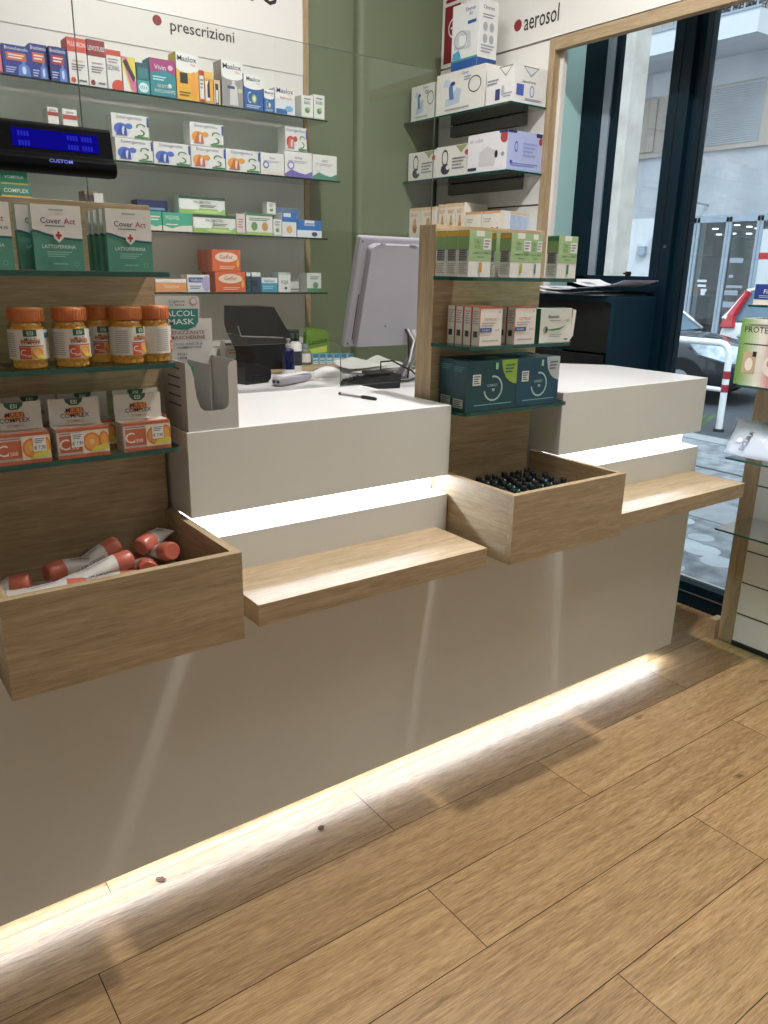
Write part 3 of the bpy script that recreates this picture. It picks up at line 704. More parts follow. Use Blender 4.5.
def g_pic():
    return [('F','o',.28,.62,.1,.28,.25,'#24252c'),('F','e',.3,.25,.14,.18,'#3d3f4c'),('F','e',.38,.3,.06,.08,'#dfe0e4'),('F','p',[(.6,.98),(.95,.98),(.78,.72)],'#9aa06c'),('F','e',.95,.72,.07,.09,'#c0503c'),('F','l',.5,.2,.9,.62,4,'#8f9196'),('F','t','Aerosol',.68,.54,.08,'#5b5d66',.4)]
side(2.63, 1.816, 1.602, 1.893, .128, .20, 'nebuliser_carton', IV, g_pic(), 'cream carton with black hose picture, left on the second side shelf')
side(2.63, 1.598, 1.36, 1.893, .133, .20, 'nebuliser_carton', IV, g_pic(), 'cream carton with black hose picture, middle of the second side shelf')
side(2.617, 1.356, 1.098, 1.893, .158, .215, 'nebuliser_carton', '#e9e7ea',
     [('F','t','air cube',.22,.78,.12,'#b0a8b8',.4),('F','p',[(.3,.15),(.7,.12),(.72,.5),(.5,.66),(.32,.5)],'#d0cfd2'),('F','e',.74,.42,.04,.1,'#2b2c33'),('F','e',.9,.4,.04,.06,'#9a9ca4'),('F','r',.02,.05,.25,.13,'#3b3d46'),('F','e',.93,.84,.1,.15,'#b54038'),('F','r',.8,.94,1,1,'#27306a'),
      ('R','r',0,.94,.25,1,'#27306a'),('R','r',.82,.9,1,1,'#27306a'),('R','e',.95,.8,.05,.1,'#b54038'),('R','l',.1,.1,.9,.2,2,'#7f8fd0'),('R','o',.25,.6,.05,.14,.3,'#5868b8'),('R','l',.45,.35,.85,.75,4,'#9fb0e6'),('R','e',.12,.2,.04,.05,'#4a5ab0')],
     'largest white carton with red dot at the right of the second side shelf', {'R': '#b9c4ee'})
def g_milk():
    return [('F','r',0,.9,1,1,'#e9c9a0'),('F','e',.5,.36,.2,.16,'#c98a4a'),('F','e',.5,.55,.13,.12,'#d9a45c'),('F','e',.52,.28,.12,.1,'#b8463a'),('F','t','BABY',.5,.72,.12,'#e0a070',.7)]
for i, (a, b, h, lab) in enumerate(((1.836, 1.74, .15, 'cream biscuit carton at the far left of the third side shelf'), (1.738, 1.622, .15, 'cream biscuit carton second from the left on the third side shelf'),
        (1.60, 1.537, .158, 'cream biscuit carton with teddy picture behind the backboard top, left of three'), (1.535, 1.472, .158, 'cream biscuit carton with teddy picture behind the backboard top, middle of three'),
        (1.47, 1.407, .158, 'cream biscuit carton with teddy picture behind the backboard top, right of three'))):
    side(2.66, a, b, 1.616, h, .15, 'biscuit_carton', '#efe6d6', g_milk(), lab)
for a, b, lab in ((1.40, 1.29, 'low cream carton with chestnut drawing, left of the pair'), (1.285, 1.16, 'low cream carton with chestnut drawing, right of the pair')):
    side(2.66, a, b, 1.616, .113, .05, 'biscuit_carton', '#efe8da', [('F','r',0,.9,1,1,'#dfa878'),('F','e',.6,.22,.15,.16,'#a3553a'),('F','p',[(.5,.2),(.9,.3),(.95,.4),(.7,.3)],'#8a4632'),('F','l',.1,.55,.5,.75,2,'#c9b7a0')], lab)
for i, lab in enumerate(('pale blue carton end, nearest of three on the third side shelf', 'pale blue carton end, middle of three on the third side shelf', 'pale blue carton end, farthest right of three on the third side shelf')):
    side(2.712+i*.041, 1.285, 1.15, 1.616, .112-.004*i, .038, 'biscuit_carton', '#e2e8f2', [('R','r',.05,.05,.95,.86,'#b9cdea'),('R','r',0,.9,1,1,'#e6c79a')], lab)

# ------------------------------------------------------------------ left backboard goods
TEAL = '#4f9580'
def g_cover():
    arc = [(0, 1), (0, .62)] + [(t, .5+.14*(1-t)**2.2) for t in (.1, .25, .4, .6, .8, 1)] + [(1, 1)]
    arc2 = [(0, .58)] + [(t, .465+.13*(1-t)**2.2) for t in (.1, .25, .4, .6, .8, 1)] + [(t, .492+.135*(1-t)**2.2) for t in (1, .8, .6, .4, .25, .1)] + [(0, .62)]
    return [('F','p',arc,'#e4e1dc'), ('F','p',arc2,'#1d5c6a'), ('F','t','Cover',.38,.72,.09,'#3a3c40',.44), ('F','t','Act',.76,.72,.09,'#a03030',.26), ('F','l',.25,.66,.65,.7,1,'#7f8486'), ('F','l',.35,.9,.65,.95,1,'#a9a8a4'),
            ('F','p',[(.41,.63),(.61,.63),(.61,.5),(.51,.43),(.41,.5)],'#ece9e4'), ('F','r',.49,.48,.53,.6,'#c02830'), ('F','r',.45,.52,.57,.56,'#c02830'), ('F','t','LATTOFERRINA',.5,.34,.055,'#dfeee8',.68), ('F','l',.25,.2,.75,.3,3,'#8fc4b4'), ('F','t','INTEGRATORE',.5,.09,.025,'#bfe0d6',.3), ('F','o',.82,.1,.05,.04,.2,'#7fb8a6'),
            ('L','r',0,.6,1,1,'#e4e1dc')]
ci = 0
for xs, n, pos in ((.290, 2, 'at the left of the top shelf'), (.412, 2, 'in the middle of the top shelf'), (.544, 4, 'at the right of the top shelf')):
    order = ['front one', 'second one', 'third one', 'rearmost one']
    for i in range(n):
        g = g_cover()
        if xs < .3 and i == 0: g += [('F','t','€ 14,90',.8,.6,.05,'#2a2a2e',.36)]
        sh = (.0, .022)[i] if n == 2 else (.0, .005, .010, .013)[i]
        carton('supplement_carton', .087, .016, .113-.001*i, TEAL, g, (xs-sh*(.9 if n == 2 else 1), -.022+i*(.028 if n == 2 else .021), 1.4465), 0,
               'white and teal lactoferrin carton, %s %s' % (order[i], pos), 'box', 'lactoferrin cartons on the left backboard')

# jars
def make_jar(label, turn, blank=False):
    R, H = .034, .111
    t = thing('vitamin_jar', (0, 0, 0), label, 'jar', 'orange lidded vitamin jars')
    mb = MB(); mb.lathe([(.031,0),(R,.004),(R,.075),(.031,.083),(.027,.088)], 'jar_glass', 28); mb.build('glass_body', parent=t, smooth=True)
    mb = MB()
    rnd = random.Random(int(turn*100)+5)
    for lay in range(9):
        for k in range(13):
            a = k*2*PI/13 + lay*.24; r = .0255
            z = .006+lay*.0092
            rr = r if z < .075 else .022
            mb.X = Matrix.Translation((rr*math.sin(a), -rr*math.cos(a), z)) @ Matrix.Rotation(a, 4, 'Z') @ Matrix.Rotation(rnd.uniform(-.7, .7), 4, 'Y') @ Matrix.Diagonal((1.25, .85, .9, 1))
            mb.lathe([(0,-.0055),(.004,-.004),(.0055,0),(.004,.004),(0,.0055)], 'tablets', 7)
    mb.X = Matrix(); mb.lathe([(.023,.001),(.023,.084)], 'tablets', 14); mb.build('tablets', parent=t, smooth=True).__setitem__('kind', 'stuff')
    mb = MB(); mb.lathe([(.0305,.086),(.0315,.088),(.0315,.108),(.029,.111),(0,.1115)], 'lid_orange', 32)
    for k in range(32):
        a = k*2*PI/32; mb.X = Matrix.Rotation(a, 4, 'Z'); mb.box(-.001, .001, -.0322, -.031, .089, .107, 'lid_orange')
    mb.X = Matrix(); mb.build('lid', parent=t, smooth=True)
    mb = MB(); RL = R+.0006; N = 30
    def strip(a0, a1, z0, z1, k, e=0.0):
        n = max(2, int((a1-a0)/.12)); vs = []
        for i in range(n+1):
            a = a0+(a1-a0)*i/n
            vs += [((RL+e)*math.sin(a), -(RL+e)*math.cos(a), z0), ((RL+e)*math.sin(a), -(RL+e)*math.cos(a), z1)]
        mb.add(vs, [(2*i, 2*i+2, 2*i+3, 2*i+1) for i in range(n)], k)
    strip(turn-2.3, turn+2.3, .018, .072, '#dcd7cf')
    f = turn
    strip(f-.34, f+.34, .060, .072, '#1f5a3c', .0003); mb.text('ESI', (0,0,.0625), (1,0,0), (0,0,1), .007, '#e4e8e0', bend=(0,0,RL+.0006,f))
    strip(f-.5, f+.5, .048, .0545, '#d98a3a', .0002)
    mb.text('MULTI', (0,0,.0525), (1,0,0), (0,0,1), .0055, '#2c2550', bend=(0,0,RL+.0006,f)); mb.text('COMPLEX', (0,0,.046), (1,0,0), (0,0,1), .0055, '#2c2550', bend=(0,0,RL+.0006,f))
    strip(f-.6, f-.02, .019, .041, '#c8552a', .0003); strip(f-.6, f+.7, .0415, .0435, '#a8384a', .0003)
    mb.text('C', (0,0,.026), (1,0,0), (0,0,1), .011, '#efe6dc', bend=(0,0,RL+.0006,f-.42)); mb.text('1500', (0,0,.023), (1,0,0), (0,0,1), .004, '#efe6dc', bend=(0,0,RL+.0006,f-.18))
    strip(f-.02, f+.7, .019, .041, '#d8b070', .0002)
    vs = [((RL+.0005)*math.sin(f+.3+.3*math.cos(q*PI/8)), -(RL+.0005)*math.cos(f+.3+.3*math.cos(q*PI/8)), .030+.0095*math.sin(q*PI/8)) for q in range(16)]
    mb.add(vs, [tuple(range(16))], '#d9792a')
    vs = [((RL+.0008)*math.sin(f+.3+.2*math.cos(q*PI/8)), -(RL+.0008)*math.cos(f+.3+.2*math.cos(q*PI/8)), .030+.0065*math.sin(q*PI/8)) for q in range(16)]
    mb.add(vs, [tuple(range(16))], '#eaa850')
    strip(f+.25, f+.7, .02, .026, '#d6cf3a', .0012)
    for z in range(11): strip(f-1.55, f-.8, .024+z*.004, .0252+z*.004, '#8f8a84', .0003)
    for z in range(8): strip(f+.95, f+1.5, .024+z*.004, .0252+z*.004, '#8f8a84', .0003)
    strip(f+.8, f+1.4, .056, .066, '#2e6a8a', .0003)
    mb.build('paper_label', parent=t)
    return t
for x, y, turn, lab in ((.235, .0, .3, 'orange lidded vitamin jar cut by the left edge of the photo'), (.346, .0, -.1, 'orange lidded vitamin jar alone, second from the left'),
        (.4225, -.004, .2, 'orange lidded vitamin jar left of the pair that overlap'), (.493, .045, -.1, 'orange lidded vitamin jar set back behind its two neighbours'),
        (.532, .0, .55, 'orange lidded vitamin jar with label turned to the right'), (.592, .012, 1.35, 'orange lidded vitamin jar at the right end, small print facing out')):
    t = make_jar(lab, turn); t.location = (x, y, 1.2695)

# vitamin cartons with a display card
def make_multi(label, price):
    w, d, h = .098, .046, .058
    t = thing('vitamin_carton', (0, 0, 0), label, 'box', 'orange and white vitamin cartons with display card')
    mb = MB(); mb.box(-w/2, w/2, 0, d, 0, h, '#d2ccc2')
    g = [('F','r',0,.9,1,1,'#c26440'), ('F','l',.04,.8,.44,.88,1,'#9a8a80'), ('F','r',.04,.2,.47,.78,'#c26440'), ('F','t','C',.13,.3,.38,'#ece4da',.2), ('F','t','1500',.31,.3,.13,'#ece4da',.18), ('F','r',.0,.0,1,.12,'#c26440'), ('F','r',.47,.12,1,.9,'#e0d6be'),
         ('F','e',.66,.5,.18,.33,'#d97a28'), ('F','e',.66,.5,.14,.26,'#e8a04c'), ('F','e',.66,.5,.05,.09,'#eec078'), ('F','e',.9,.55,.1,.3,'#d97a28'), ('F','e',.9,.55,.07,.22,'#e8a04c'), ('F','p',[(.62,.16),(.98,.22),(.96,.42),(.7,.32)],'#d8cf42'),
         ('T','r',0,.0,1,.25,'#c26440'), ('T','l',.1,.4,.9,.85,2,'#d98a62'), ('R','r',0,0,1,.14,'#c26440'), ('R','e',.5,.5,.4,.3,'#d97a28'), ('L','l',.2,.15,.8,.85,7,'#a09a92')]
    if price: g += [('F','r',.38+price,.38,.62+price,.86,'#e9e7e4'), ('F','t','€ 7,90',.5+price,.44,.13,'#22232a',.21), ('F','l',.41+price,.64,.6+price,.82,3,'#7f8288')]
    decal(mb, w, d, h, g)
    mb.build('box_body', parent=t)
    mb = MB(); mb.box(-w*.5, w*.5, d-.001, d, h, h+.052, '#d2ccc2')
    mb.X = Matrix.Translation((0, d-.001, h))
    decal(mb, w, .001, .052, [('F','p',[(.32,1),(.68,1),(.66,.86),(.62,.8),(.58,.73),(.42,.73),(.38,.8),(.34,.86)],'#1f5a3c'), ('F','t','ESI',.5,.79,.15,'#dfe6dd',.3), ('F','e',.5,.5,.2,.17,'#d9863a'), ('F','t','MULTI',.5,.47,.17,'#2c2450',.4), ('F','t','COMPLEX',.5,.27,.17,'#2c2450',.62), ('F','t','VITAMIN C',.5,.1,.09,'#c26440',.4)])
    mb.X = Matrix(); mb.build('display_card', parent=t)
    return t
for i, (x, y, pr, lab) in enumerate(((.309, -.032, .30, 'vitamin carton with price sticker over the orange, front row left'), (.420, -.032, -.12, 'vitamin carton with price sticker beside the letter, front row middle'), (.548, -.032, .22, 'vitamin carton with price sticker, front row right'),
        (.252, .03, 0, 'vitamin carton in the back row at the far left'), (.353, .036, 0, 'vitamin carton in the back row between the left and middle front ones'), (.455, .03, 0, 'vitamin carton in the back row behind the middle front one'), (.5655, .03, .28, 'vitamin carton in the back row behind the right front one'))):
    t = make_multi(lab, pr); t.location = (x, y, 1.0945)

# ------------------------------------------------------------------ middle backboard goods
def g_tri(bar, yl=True):
    return [('F','r',0,.36,1,1,'#9dbd86'), ('F','r',.3,.88,.66,1,'#e3e6dc'), ('F','t','TRI',.35,.72,.09,'#5d8a50',.35), ('F','t','SOL',.38,.62,.08,'#5d8a50',.3), ('F','r',.62,.6,.96,.84,'#e6e7e2'), ('F','l',.66,.63,.92,.82,3,'#8a8c86'), ('F','t','COMPLETO ANIMALE',.55,.5,.045,'#2f5a34',.8), ('F','t','Advanced',.5,.42,.04,'#2f5a34',.3),
            ('F','r',.47,.1,.58,.32,bar), ('L','r',0,.58,1,1,'#7fa566'), ('L','r',0,.88,1,.98,'#d9a82e' if yl else '#3a7f52'), ('L','r',.12,.34,.88,.62,'#8a8c88'), ('L','l',.16,.36,.84,.6,5,'#3a3c3a'), ('L','l',.1,.06,.9,.3,6,'#a9a8a0')]
for x0, x1, y, bar, nm in ((1.4125,1.49,-.027,'#c9963a','with amber bar, front of the left row'), (1.4125,1.49,.017,'#c9963a','with amber bar, second of the left row'), (1.4125,1.49,.061,'#c9963a','with amber bar, rearmost of the left row'),
        (1.561,1.637,-.027,'#b3ab2e','with yellow bar, front of the middle row'), (1.561,1.637,.03,'#b3ab2e','with yellow bar, behind the middle one'),
        (1.640,1.692,-.015,'#2f7f52','with dark green bar, squeezed beside the middle one'), (1.745,1.823,-.027,'#2f7f52','with dark green bar at the right end of the shelf')):
    carton('hair_supplement_carton', x1-x0, .042, .113, '#dcdcd4', g_tri(bar, x0 < 1.63), ((x0+x1)/2, y, 1.4465), 0, 'green and white supplement carton '+nm, 'box', 'green and white cartons on the middle backboard')
def g_red():
    return [('F','r',0,.97,1,1,'#c4553a'), ('F','r',0,0,.03,1,'#c4553a'), ('F','t','CISTIFLUX',.48,.66,.07,'#c86a4a',.6), ('F','l',.1,.5,.7,.62,2,'#a8a29c'), ('F','r',.03,.36,.55,.47,'#2d4f8e'), ('F','t','DUCRAY',.29,.385,.05,'#dfe4ee',.4), ('F','t','20 PZ',.78,.38,.05,'#6a6a70',.24), ('F','l',.15,.1,.85,.16,1,'#a39c96'), ('F','e',.85,.88,.06,.03,'#bdb6ae'), ('T','r',0,0,1,1,'#c4553a'),
            ('L','r',0,0,.12,1,'#c4553a'), ('L','l',.2,.55,.9,.92,6,'#a8a6a4'), ('L','r',.3,.22,.8,.38,'#3a3c40')]
k = 0
for x0, n, lab in ((1.459, 4, 'left stack'), (1.588, 2, 'right stack')):
    for i in range(n):
        carton('cream_carton', .083, .030, .1, '#e2dcd2', g_red(), (x0+.0415+(0 if n == 4 else .001), -.03+i*.0335, 1.2695), 0, 'white and red carton with blue band, %s of the %s' % (['front', 'second', 'third', 'rearmost'][i], lab), 'box', 'white and red cartons on the middle backboard')
t = carton('hair_lotion_carton', .13, .035, .094, '#e2dfd6', [('F','t','Bioscalin',.42,.72,.1,'#2f3a34',.42), ('F','l',.3,.62,.65,.68,1,'#a5b0a8'), ('F','o',.18,.38,.07,.1,.25,'#2f4a3a'), ('F','p',[(.2,.38),(.4,.34),(.62,.37),(.82,.5),(.62,.43),(.4,.4)],'#3f8a5a'), ('F','e',.19,.38,.03,.06,'#1f2a24'), ('F','t','20',.86,.6,.07,'#555a58',.1), ('F','l',.3,.14,.7,.26,2,'#a5b0a8'), ('F','r',.78,.06,.9,.1,'#3a4a6a'), ('L','r',0,0,1,1,'#1f6a45'), ('T','r',0,0,1,1,'#c9cfc6')],
     (1.765, -.022, 1.2695), 0, 'white carton with dark green side and swoosh, right end of the middle shelf')
t['group'] = 'white and red cartons on the middle backboard'
MBX = MB(); MBX.prism([(0,0),(.012,.012),(.018,.084),(.004,.088)], 0, .0008, '#e2dfd6', axis='y'); o = MBX.build('open_flap', parent=t, loc=(.065, .0, .004))
def g_teal(corner):
    c2 = {'lime': '#93b53a', 'silver': '#b9c0c4'}[corner]
    cr = [(1,1),(.68,1)] + [(1-.32*math.cos(a), 1-.5*math.sin(a)) for a in (.2,.5,.8,1.1,1.4)] + [(1,.5)]
    return [('F','p',cr,c2), ('F','l',.76,.72,.95,.92,3,'#3a6a50' if corner == 'lime' else '#5f6a70'), ('F','r',.11,.52,.27,.74,'#d9dcd6'), ('F','l',.13,.54,.25,.72,4,'#4a5452'), ('F','o',.52,.44,.19,.26,.14,'#a8c8c8',-170,100), ('F','t','CONNECT',.5,.48,.05,'#b8d4d2',.2), ('F','t','90',.52,.38,.06,'#d4e4e2',.1),
            ('F','p',[(.55,.82),(.6,.82),(.6,.95),(.55,.95)],'#9ad0b0'), ('F','l',.15,.1,.9,.14,1,'#6fa6a4'), ('L','r',.15,.06,.8,.24,'#c4c8c4'), ('L','l',.2,.08,.75,.22,4,'#3a4444'), ('L','l',.15,.78,.85,.9,3,'#3f7f80')]
for x0, x1, y, cn, base, lab in ((1.425,1.612,-.030,'lime','#0b4249','teal carton with lime corner, front left'), (1.445,1.61,.045,'lime','#0b3e45','teal carton behind the lime cornered one'), (1.613,1.786,-.030,'silver','#0c465c','teal blue carton with silver corner, front right'), (1.615,1.78,.045,'silver','#0b3e52','teal blue carton behind the silver cornered one')):
    carton('capsule_carton', x1-x0, .062, .135, base, g_teal(cn), ((x0+x1)/2, y, 1.0945), 0, lab+' on the lowest middle shelf', 'box', 'teal cartons on the middle backboard')

# ------------------------------------------------------------------ display carton standing on the middle block
t = thing('counter_display_carton', (.715, .06, 1.1135), 'grey cardboard counter display for mask spray, nearly empty', 'display box')
x0, x1, y0, y1, z0 = .652, .772, .004, .135, 1.1135
mb = MB()
fr = [(x0, z0), (x1, z0), (x1, 1.262), (x1-.010, 1.262), (x1-.018, 1.258), (x1-.022, 1.25), (x1-.022, 1.172), (x1-.025, 1.162), (x1-.034, 1.156), (x0+.048, 1.156), (x0+.038, 1.158), (x0+.030, 1.165), (x0+.022, 1.19), (x0+.017, 1.235), (x0+.013, 1.252), (x0+.006, 1.262), (x0, 1.265)]
mb.prism(fr, y0, y0+.0015, 'card_grey', axis='y'); P(mb, 'front_wall', t)
P(MB().box(x0, x0+.0015, y0+.002, y1, z0, 1.262, 'card_grey'), 'side_wall', t)
P(MB().box(x1-.0015, x1, y0+.002, y1, z0, 1.262, 'card_grey'), 'side_wall', t)
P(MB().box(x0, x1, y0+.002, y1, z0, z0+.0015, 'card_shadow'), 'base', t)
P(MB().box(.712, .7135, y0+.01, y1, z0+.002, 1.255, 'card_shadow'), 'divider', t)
mb = MB()
cx0, cx1 = .640, .775
bk = [(cx0, z0), (cx1, z0), (cx1, 1.345), (.7465, 1.3455), (.7465, 1.383)] + [(.7365+.01*math.cos(a), 1.385+.01*math.sin(a)) for a in (.3, .8, 1.3)] + [(cx0+.004, 1.395), (cx0, 1.391)]
mb.prism(bk, y1, y1+.0015, 'card_grey', axis='y')
yy = y1-.0006
u, r = (0,0,1), (1,0,0)
mb.add([(cx0+.0, yy, 1.367), (.7435, yy, 1.367), (.7425, yy, 1.338), (.735, yy, 1.327), (.715, yy, 1.321), (.690, yy, 1.322), (cx0, yy, 1.333)], [tuple(range(7))], '#1f7a70')
for s, x, z, h, c_, w in (("L'igiene", .694, 1.381, .006, '#4a6a70', .036), ('in tasca', .694, 1.3735, .0055, '#4a6a70', .034), ('ALCOL', .700, 1.351, .0125, '#dfe6e4', .07), ('MASK', .702, 1.333, .0125, '#dfe6e4', .062), ('IGIENIZZANTE', .709, 1.311, .008, '#7a2a38', .096), ('MASCHERINE', .716, 1.3, .008, '#7a2a38', .084), ('OLIO ANICE &', .716, 1.287, .0055, '#2f6f6c', .07), ('ALIMENTARE', .718, 1.279, .005, '#2f6f6c', .058), ('POLI', .700, 1.264, .0055, '#3a3438', .022), ('1898', .700, 1.2555, .0055, '#3a3438', .022)):
    mb.text(s, (x, yy-.0005, z), r, u, h, c_, w=w)
mb.lathe([(.009, 0), (.009, .0003)], '#a58a90', 14, (.733, yy, 1.383), (0,-1,0)); mb.lathe([(.0065, 0), (.0065, .0006)], '#cfc6c6', 14, (.733, yy, 1.383), (0,-1,0))
P(mb, 'printed_back_card', t)
# printed left cheek
mb = MB()
for z in (1.245, 1.225, 1.205, 1.185, 1.165): mb.add([(x0-.0006, y0+.03, z), (x0-.0006, y0+.1, z), (x0-.0006, y0+.1, z+.004), (x0-.0006, y0+.03, z+.004)], [(3,2,1,0)], '#5a4a4c')
P(mb, 'side_print', t)
# spray pen left inside
t = thing('spray_bottle', (.683, .06, 1.1155), 'slim spray with teal lettering standing in the grey counter display', 'bottle')
P(MB().box(.676, .690, .05, .066, 1.116, 1.232, '#cfd4d2'), 'card_body', t, bevel=.001)
mb = MB(); mb.add([(.6765, .0493, 1.225), (.6895, .0493, 1.225), (.6895, .0493, 1.245), (.6765, .0493, 1.262)], [(0,1,2,3)], '#2a7a5c'); mb.text('ALCOL', (.685, .0493, 1.195), (0,0,-1), (1,0,0), .006, '#2a8a7c', w=.045)
mb.box(.6765, .6895, .0494, .064, 1.225, 1.25, '#2a7a5c'); P(mb, 'cap', t)

# ------------------------------------------------------------------ coral capped tubes in the left oak box
def tube_at(c, d, L, r, label, up=(0,0,1), txt=True):
    """c: centre of the cap face, d: direction from cap to crimp"""
    d = Vector(d).normalized(); c = Vector(c)
    t = thing('cream_tube', c, label, 'tube', 'coral capped cream tubes in the left oak box')
    inv = Matrix.Translation(-c)
    side_ = d.cross(Vector(up)).normalized(); upv = side_.cross(d)
    R = Matrix((( side_.x, d.x, upv.x, c.x), (side_.y, d.y, upv.y, c.y), (side_.z, d.z, upv.z, c.z), (0,0,0,1)))
    mb = MB(); mb.X = R
    mb.lathe([(0,0),(r*.82,0),(r*.97,.003),(r,.008),(r,.036),(r*.96,.038)], 'cap_coral', 22, ax=(0,1,0))
    o = mb.build('cap', parent=t, smooth=True); o.matrix_parent_inverse = inv
    mb = MB(); mb.X = R
    n = 20; S = 8; vs = []
    for j in range(S+1):
        f = j/S; y = .036+(L-.036)*f; a = r*(.98+.25*f); b = r*(.98*(1-f)**.8+.03)
        for i in range(n): th = 2*PI*i/n; vs.append((a*math.cos(th), y, b*math.sin(th)))
    fs = [(j*n+i, j*n+(i+1) % n, (j+1)*n+(i+1) % n, (j+1)*n+i) for j in range(S) for i in range(n)]; fs.append(tuple(S*n+i for i in range(n)))
    mb.add(vs, fs, 'tube_white'); o = mb.build('tube_body', parent=t, smooth=True); o.matrix_parent_inverse = inv
    if txt:
        mb = MB(); mb.X = R
        def zz(y): f = (y-.036)/(L-.036); return r*(.98*(1-f)**.8+.03)+.0008
        for sgn in (1,):
            y1_, y2_ = .05, L*.8
            z1_, z2_ = zz(y1_), zz(y2_)
            dirv = Vector((0, y2_-y1_, (z2_-z1_)*sgn)).normalized()
            for row, (s, h, x) in enumerate((('CREMA MANI', .010, .003), ('nutriente protettiva', .006, -.007), ('emolliente', .006, .012))):
                mb.text(s, (x*sgn, y1_, (z1_+.0008)*sgn), tuple(dirv), (1*sgn,0,0), h, '#5a4a58', al='l', w=(y2_-y1_)*(.9-.1*row))
        o = mb.build('tube_print', parent=t); o.matrix_parent_inverse = inv
    return t
TUBES = [((.495,.055,.872),(-.87,-.18,-.28),.15,'tube leaning left in front of the backboard, cap raised'), ((.487,-.055,.874),(-1,-.15,-.12),.15,'tube with large cap in the middle, lying to the left'),
 ((.532,.018,.866),(.8,.45,.2),.088,'tube pointing back right with grey body'), ((.58,-.045,.868),(-.12,1,-.28),.13,'tube at the right end with its cap facing the viewer'),
 ((.515,-.075,.848),(.2,.95,-.15),.12,'tube low under the others, only its cap in view'), ((.334,.02,.848),(1,.2,.0),.15,'long tube lying to the right below the backboard'),
 ((.300,.0,.843),(-.8,.3,-.08),.07,'tube whose cap shows left of the long lying one'), ((.247,.05,.823),(.12,-1,0),.13,'tube at the left end, cap near the backboard'),
 ((.375,-.125,.858),(-1,.14,.06),.14,'flat white tube lying low behind the box front, left one'), ((.47,-.15,.862),(-1,.2,.03),.14,'flat white tube lying behind the box front, right one'),
 ((.60,-.17,.823),(-1,.1,0),.15,'tube lying on the bottom behind the box front'), ((.56,.06,.822),(-1,-.02,0),.14,'tube buried in the middle of the pile'), ((.40,-.06,.823),(-1,.1,0),.14,'tube at the bottom of the pile on the left')]
for c_, d_, L_, lab in TUBES:
    tube_at(c_, d_, L_, .021, 'coral capped '+lab)

# ------------------------------------------------------------------ small dark bottles in the middle oak box
def make_vial():
    t = thing('small_bottle', (0,0,0), 'small dark green bottle', 'bottle', 'small dark green bottles in the middle oak box')
    MB().lathe([(.0,0),(.0135,0),(.0155,.003),(.0155,.026),(.012,.034),(.007,.038),(.007,.042)], 'vial_green', 16).build('bottle_body', parent=t, smooth=True)
    MB().lathe([(.009,.040),(.0095,.042),(.0095,.054),(.008,.056),(0,.056)], 'vial_cap', 14).build('cap', parent=t, smooth=True)
    MB().lathe([(.0092,.0385),(.0092,.0415)], 'metal', 14).build('metal_ring', parent=t, smooth=True)
    mb = MB(); vs = []
    for i in range(6):
        a = -.5+i*.2; vs += [(.0159*math.sin(a), -.0159*math.cos(a), .005), (.0159*math.sin(a), -.0159*math.cos(a), .022)]
    mb.add(vs, [(2*i,2*i+2,2*i+3,2*i+1) for i in range(5)], '#c9cfca'); mb.build('paper_label', parent=t)
    return t
v0 = make_vial(); first = True
rows = ['front', 'second', 'third', 'fourth', 'fifth', 'rearmost']; cols = ['leftmost', 'second from left', 'third from left', 'fourth from left', 'fifth from left', 'sixth from left', 'seventh from left', 'eighth from left']
for r_ in range(6):
    for c_ in range(8):
        if r_ == 0 and c_ > 6: continue
        x = 1.535 + c_*.0345 + (r_ % 2)*.012 + random.uniform(-.0015, .0015); y = -.118 + r_*.037 + random.uniform(-.0015, .0015)
        if x > 1.817: continue
        lab = 'small dark green bottle in the oak box, %s row, %s' % (rows[r_], cols[c_])
        if first: v0.location = (x, y, .8005+(.014 if r_ else 0)); v0['label'] = lab; v0.rotation_euler.z = random.uniform(-1, 1); first = False
        else: copy_thing(v0, (x, y, .8005+(.010 if r_ else 0)+random.uniform(0, .008)), random.uniform(-1.5, 1.5), lab).rotation_euler.x = random.uniform(-.1, .1)

# ------------------------------------------------------------------ customer display
t = thing('customer_display', (.51, .34, 1.115), 'black till display with blue screen and logo, above the lactoferrin cartons', 'till display')
A = .16   # lean
def tilt(y, z): return (y + math.sin(A)*z*1.0, z*math.cos(A))
mb = MB(); mb.X = Matrix.Translation((0, .30, 1.645))
prof = [(-.012, .002), (-.018, .01), (-.016, .028), (.0, .034), (.012, .096), (.02, .1), (.045, .098), (.045, .0), (.0, -.002)]
mb.prism([(a, b) for a, b in prof], .388, .632, 'display_black', axis='x'); P(mb, 'housing', t, bevel=.004)
mb = MB(); mb.X = Matrix.Translation((0, .30, 1.645))
def fp(x, f, e=.0008): return (x, .0 + .012*f - e, .034 + .062*f)
mb.add([fp(.424, .2), fp(.602, .2), fp(.602, .8), fp(.424, .8)], [(0,1,2,3)], 'vfd_blue')
for j, (a, b) in enumerate(((.43, .467), (.53, .596))):
    for rr in (.25, .55):
        k = int((b-a)/.006)
        for i in range(k):
            if (i*7+int(rr*100)) % 5: mb.add([fp(a+i*.006, rr, .0016), fp(a+i*.006+.004, rr, .0016), fp(a+i*.006+.004, rr+.16, .0016), fp(a+i*.006, rr+.16, .0016)], [(0,1,2,3)], 'vfd_text')
P(mb, 'screen', t)
mb = MB(); mb.text('CUSTOM', (.513, .2822, 1.664), (1,0,0), (0,0,1), .007, 'vfd_logo', w=.048); P(mb, 'logo', t)
mb = MB(); mb.tube([(.43, .345, 1.69), (.43, .37, 1.69), (.20, .38, 1.68), (.10, .38, 1.6), (.10, .38, 1.12)], .011, 'black_plastic', 12); mb.lathe([(.05, 0), (.05, .006), (.014, .014)], 'black_plastic', 24, (.10, .38, 1.1135)); P(mb, 'pole', t, smooth=True)

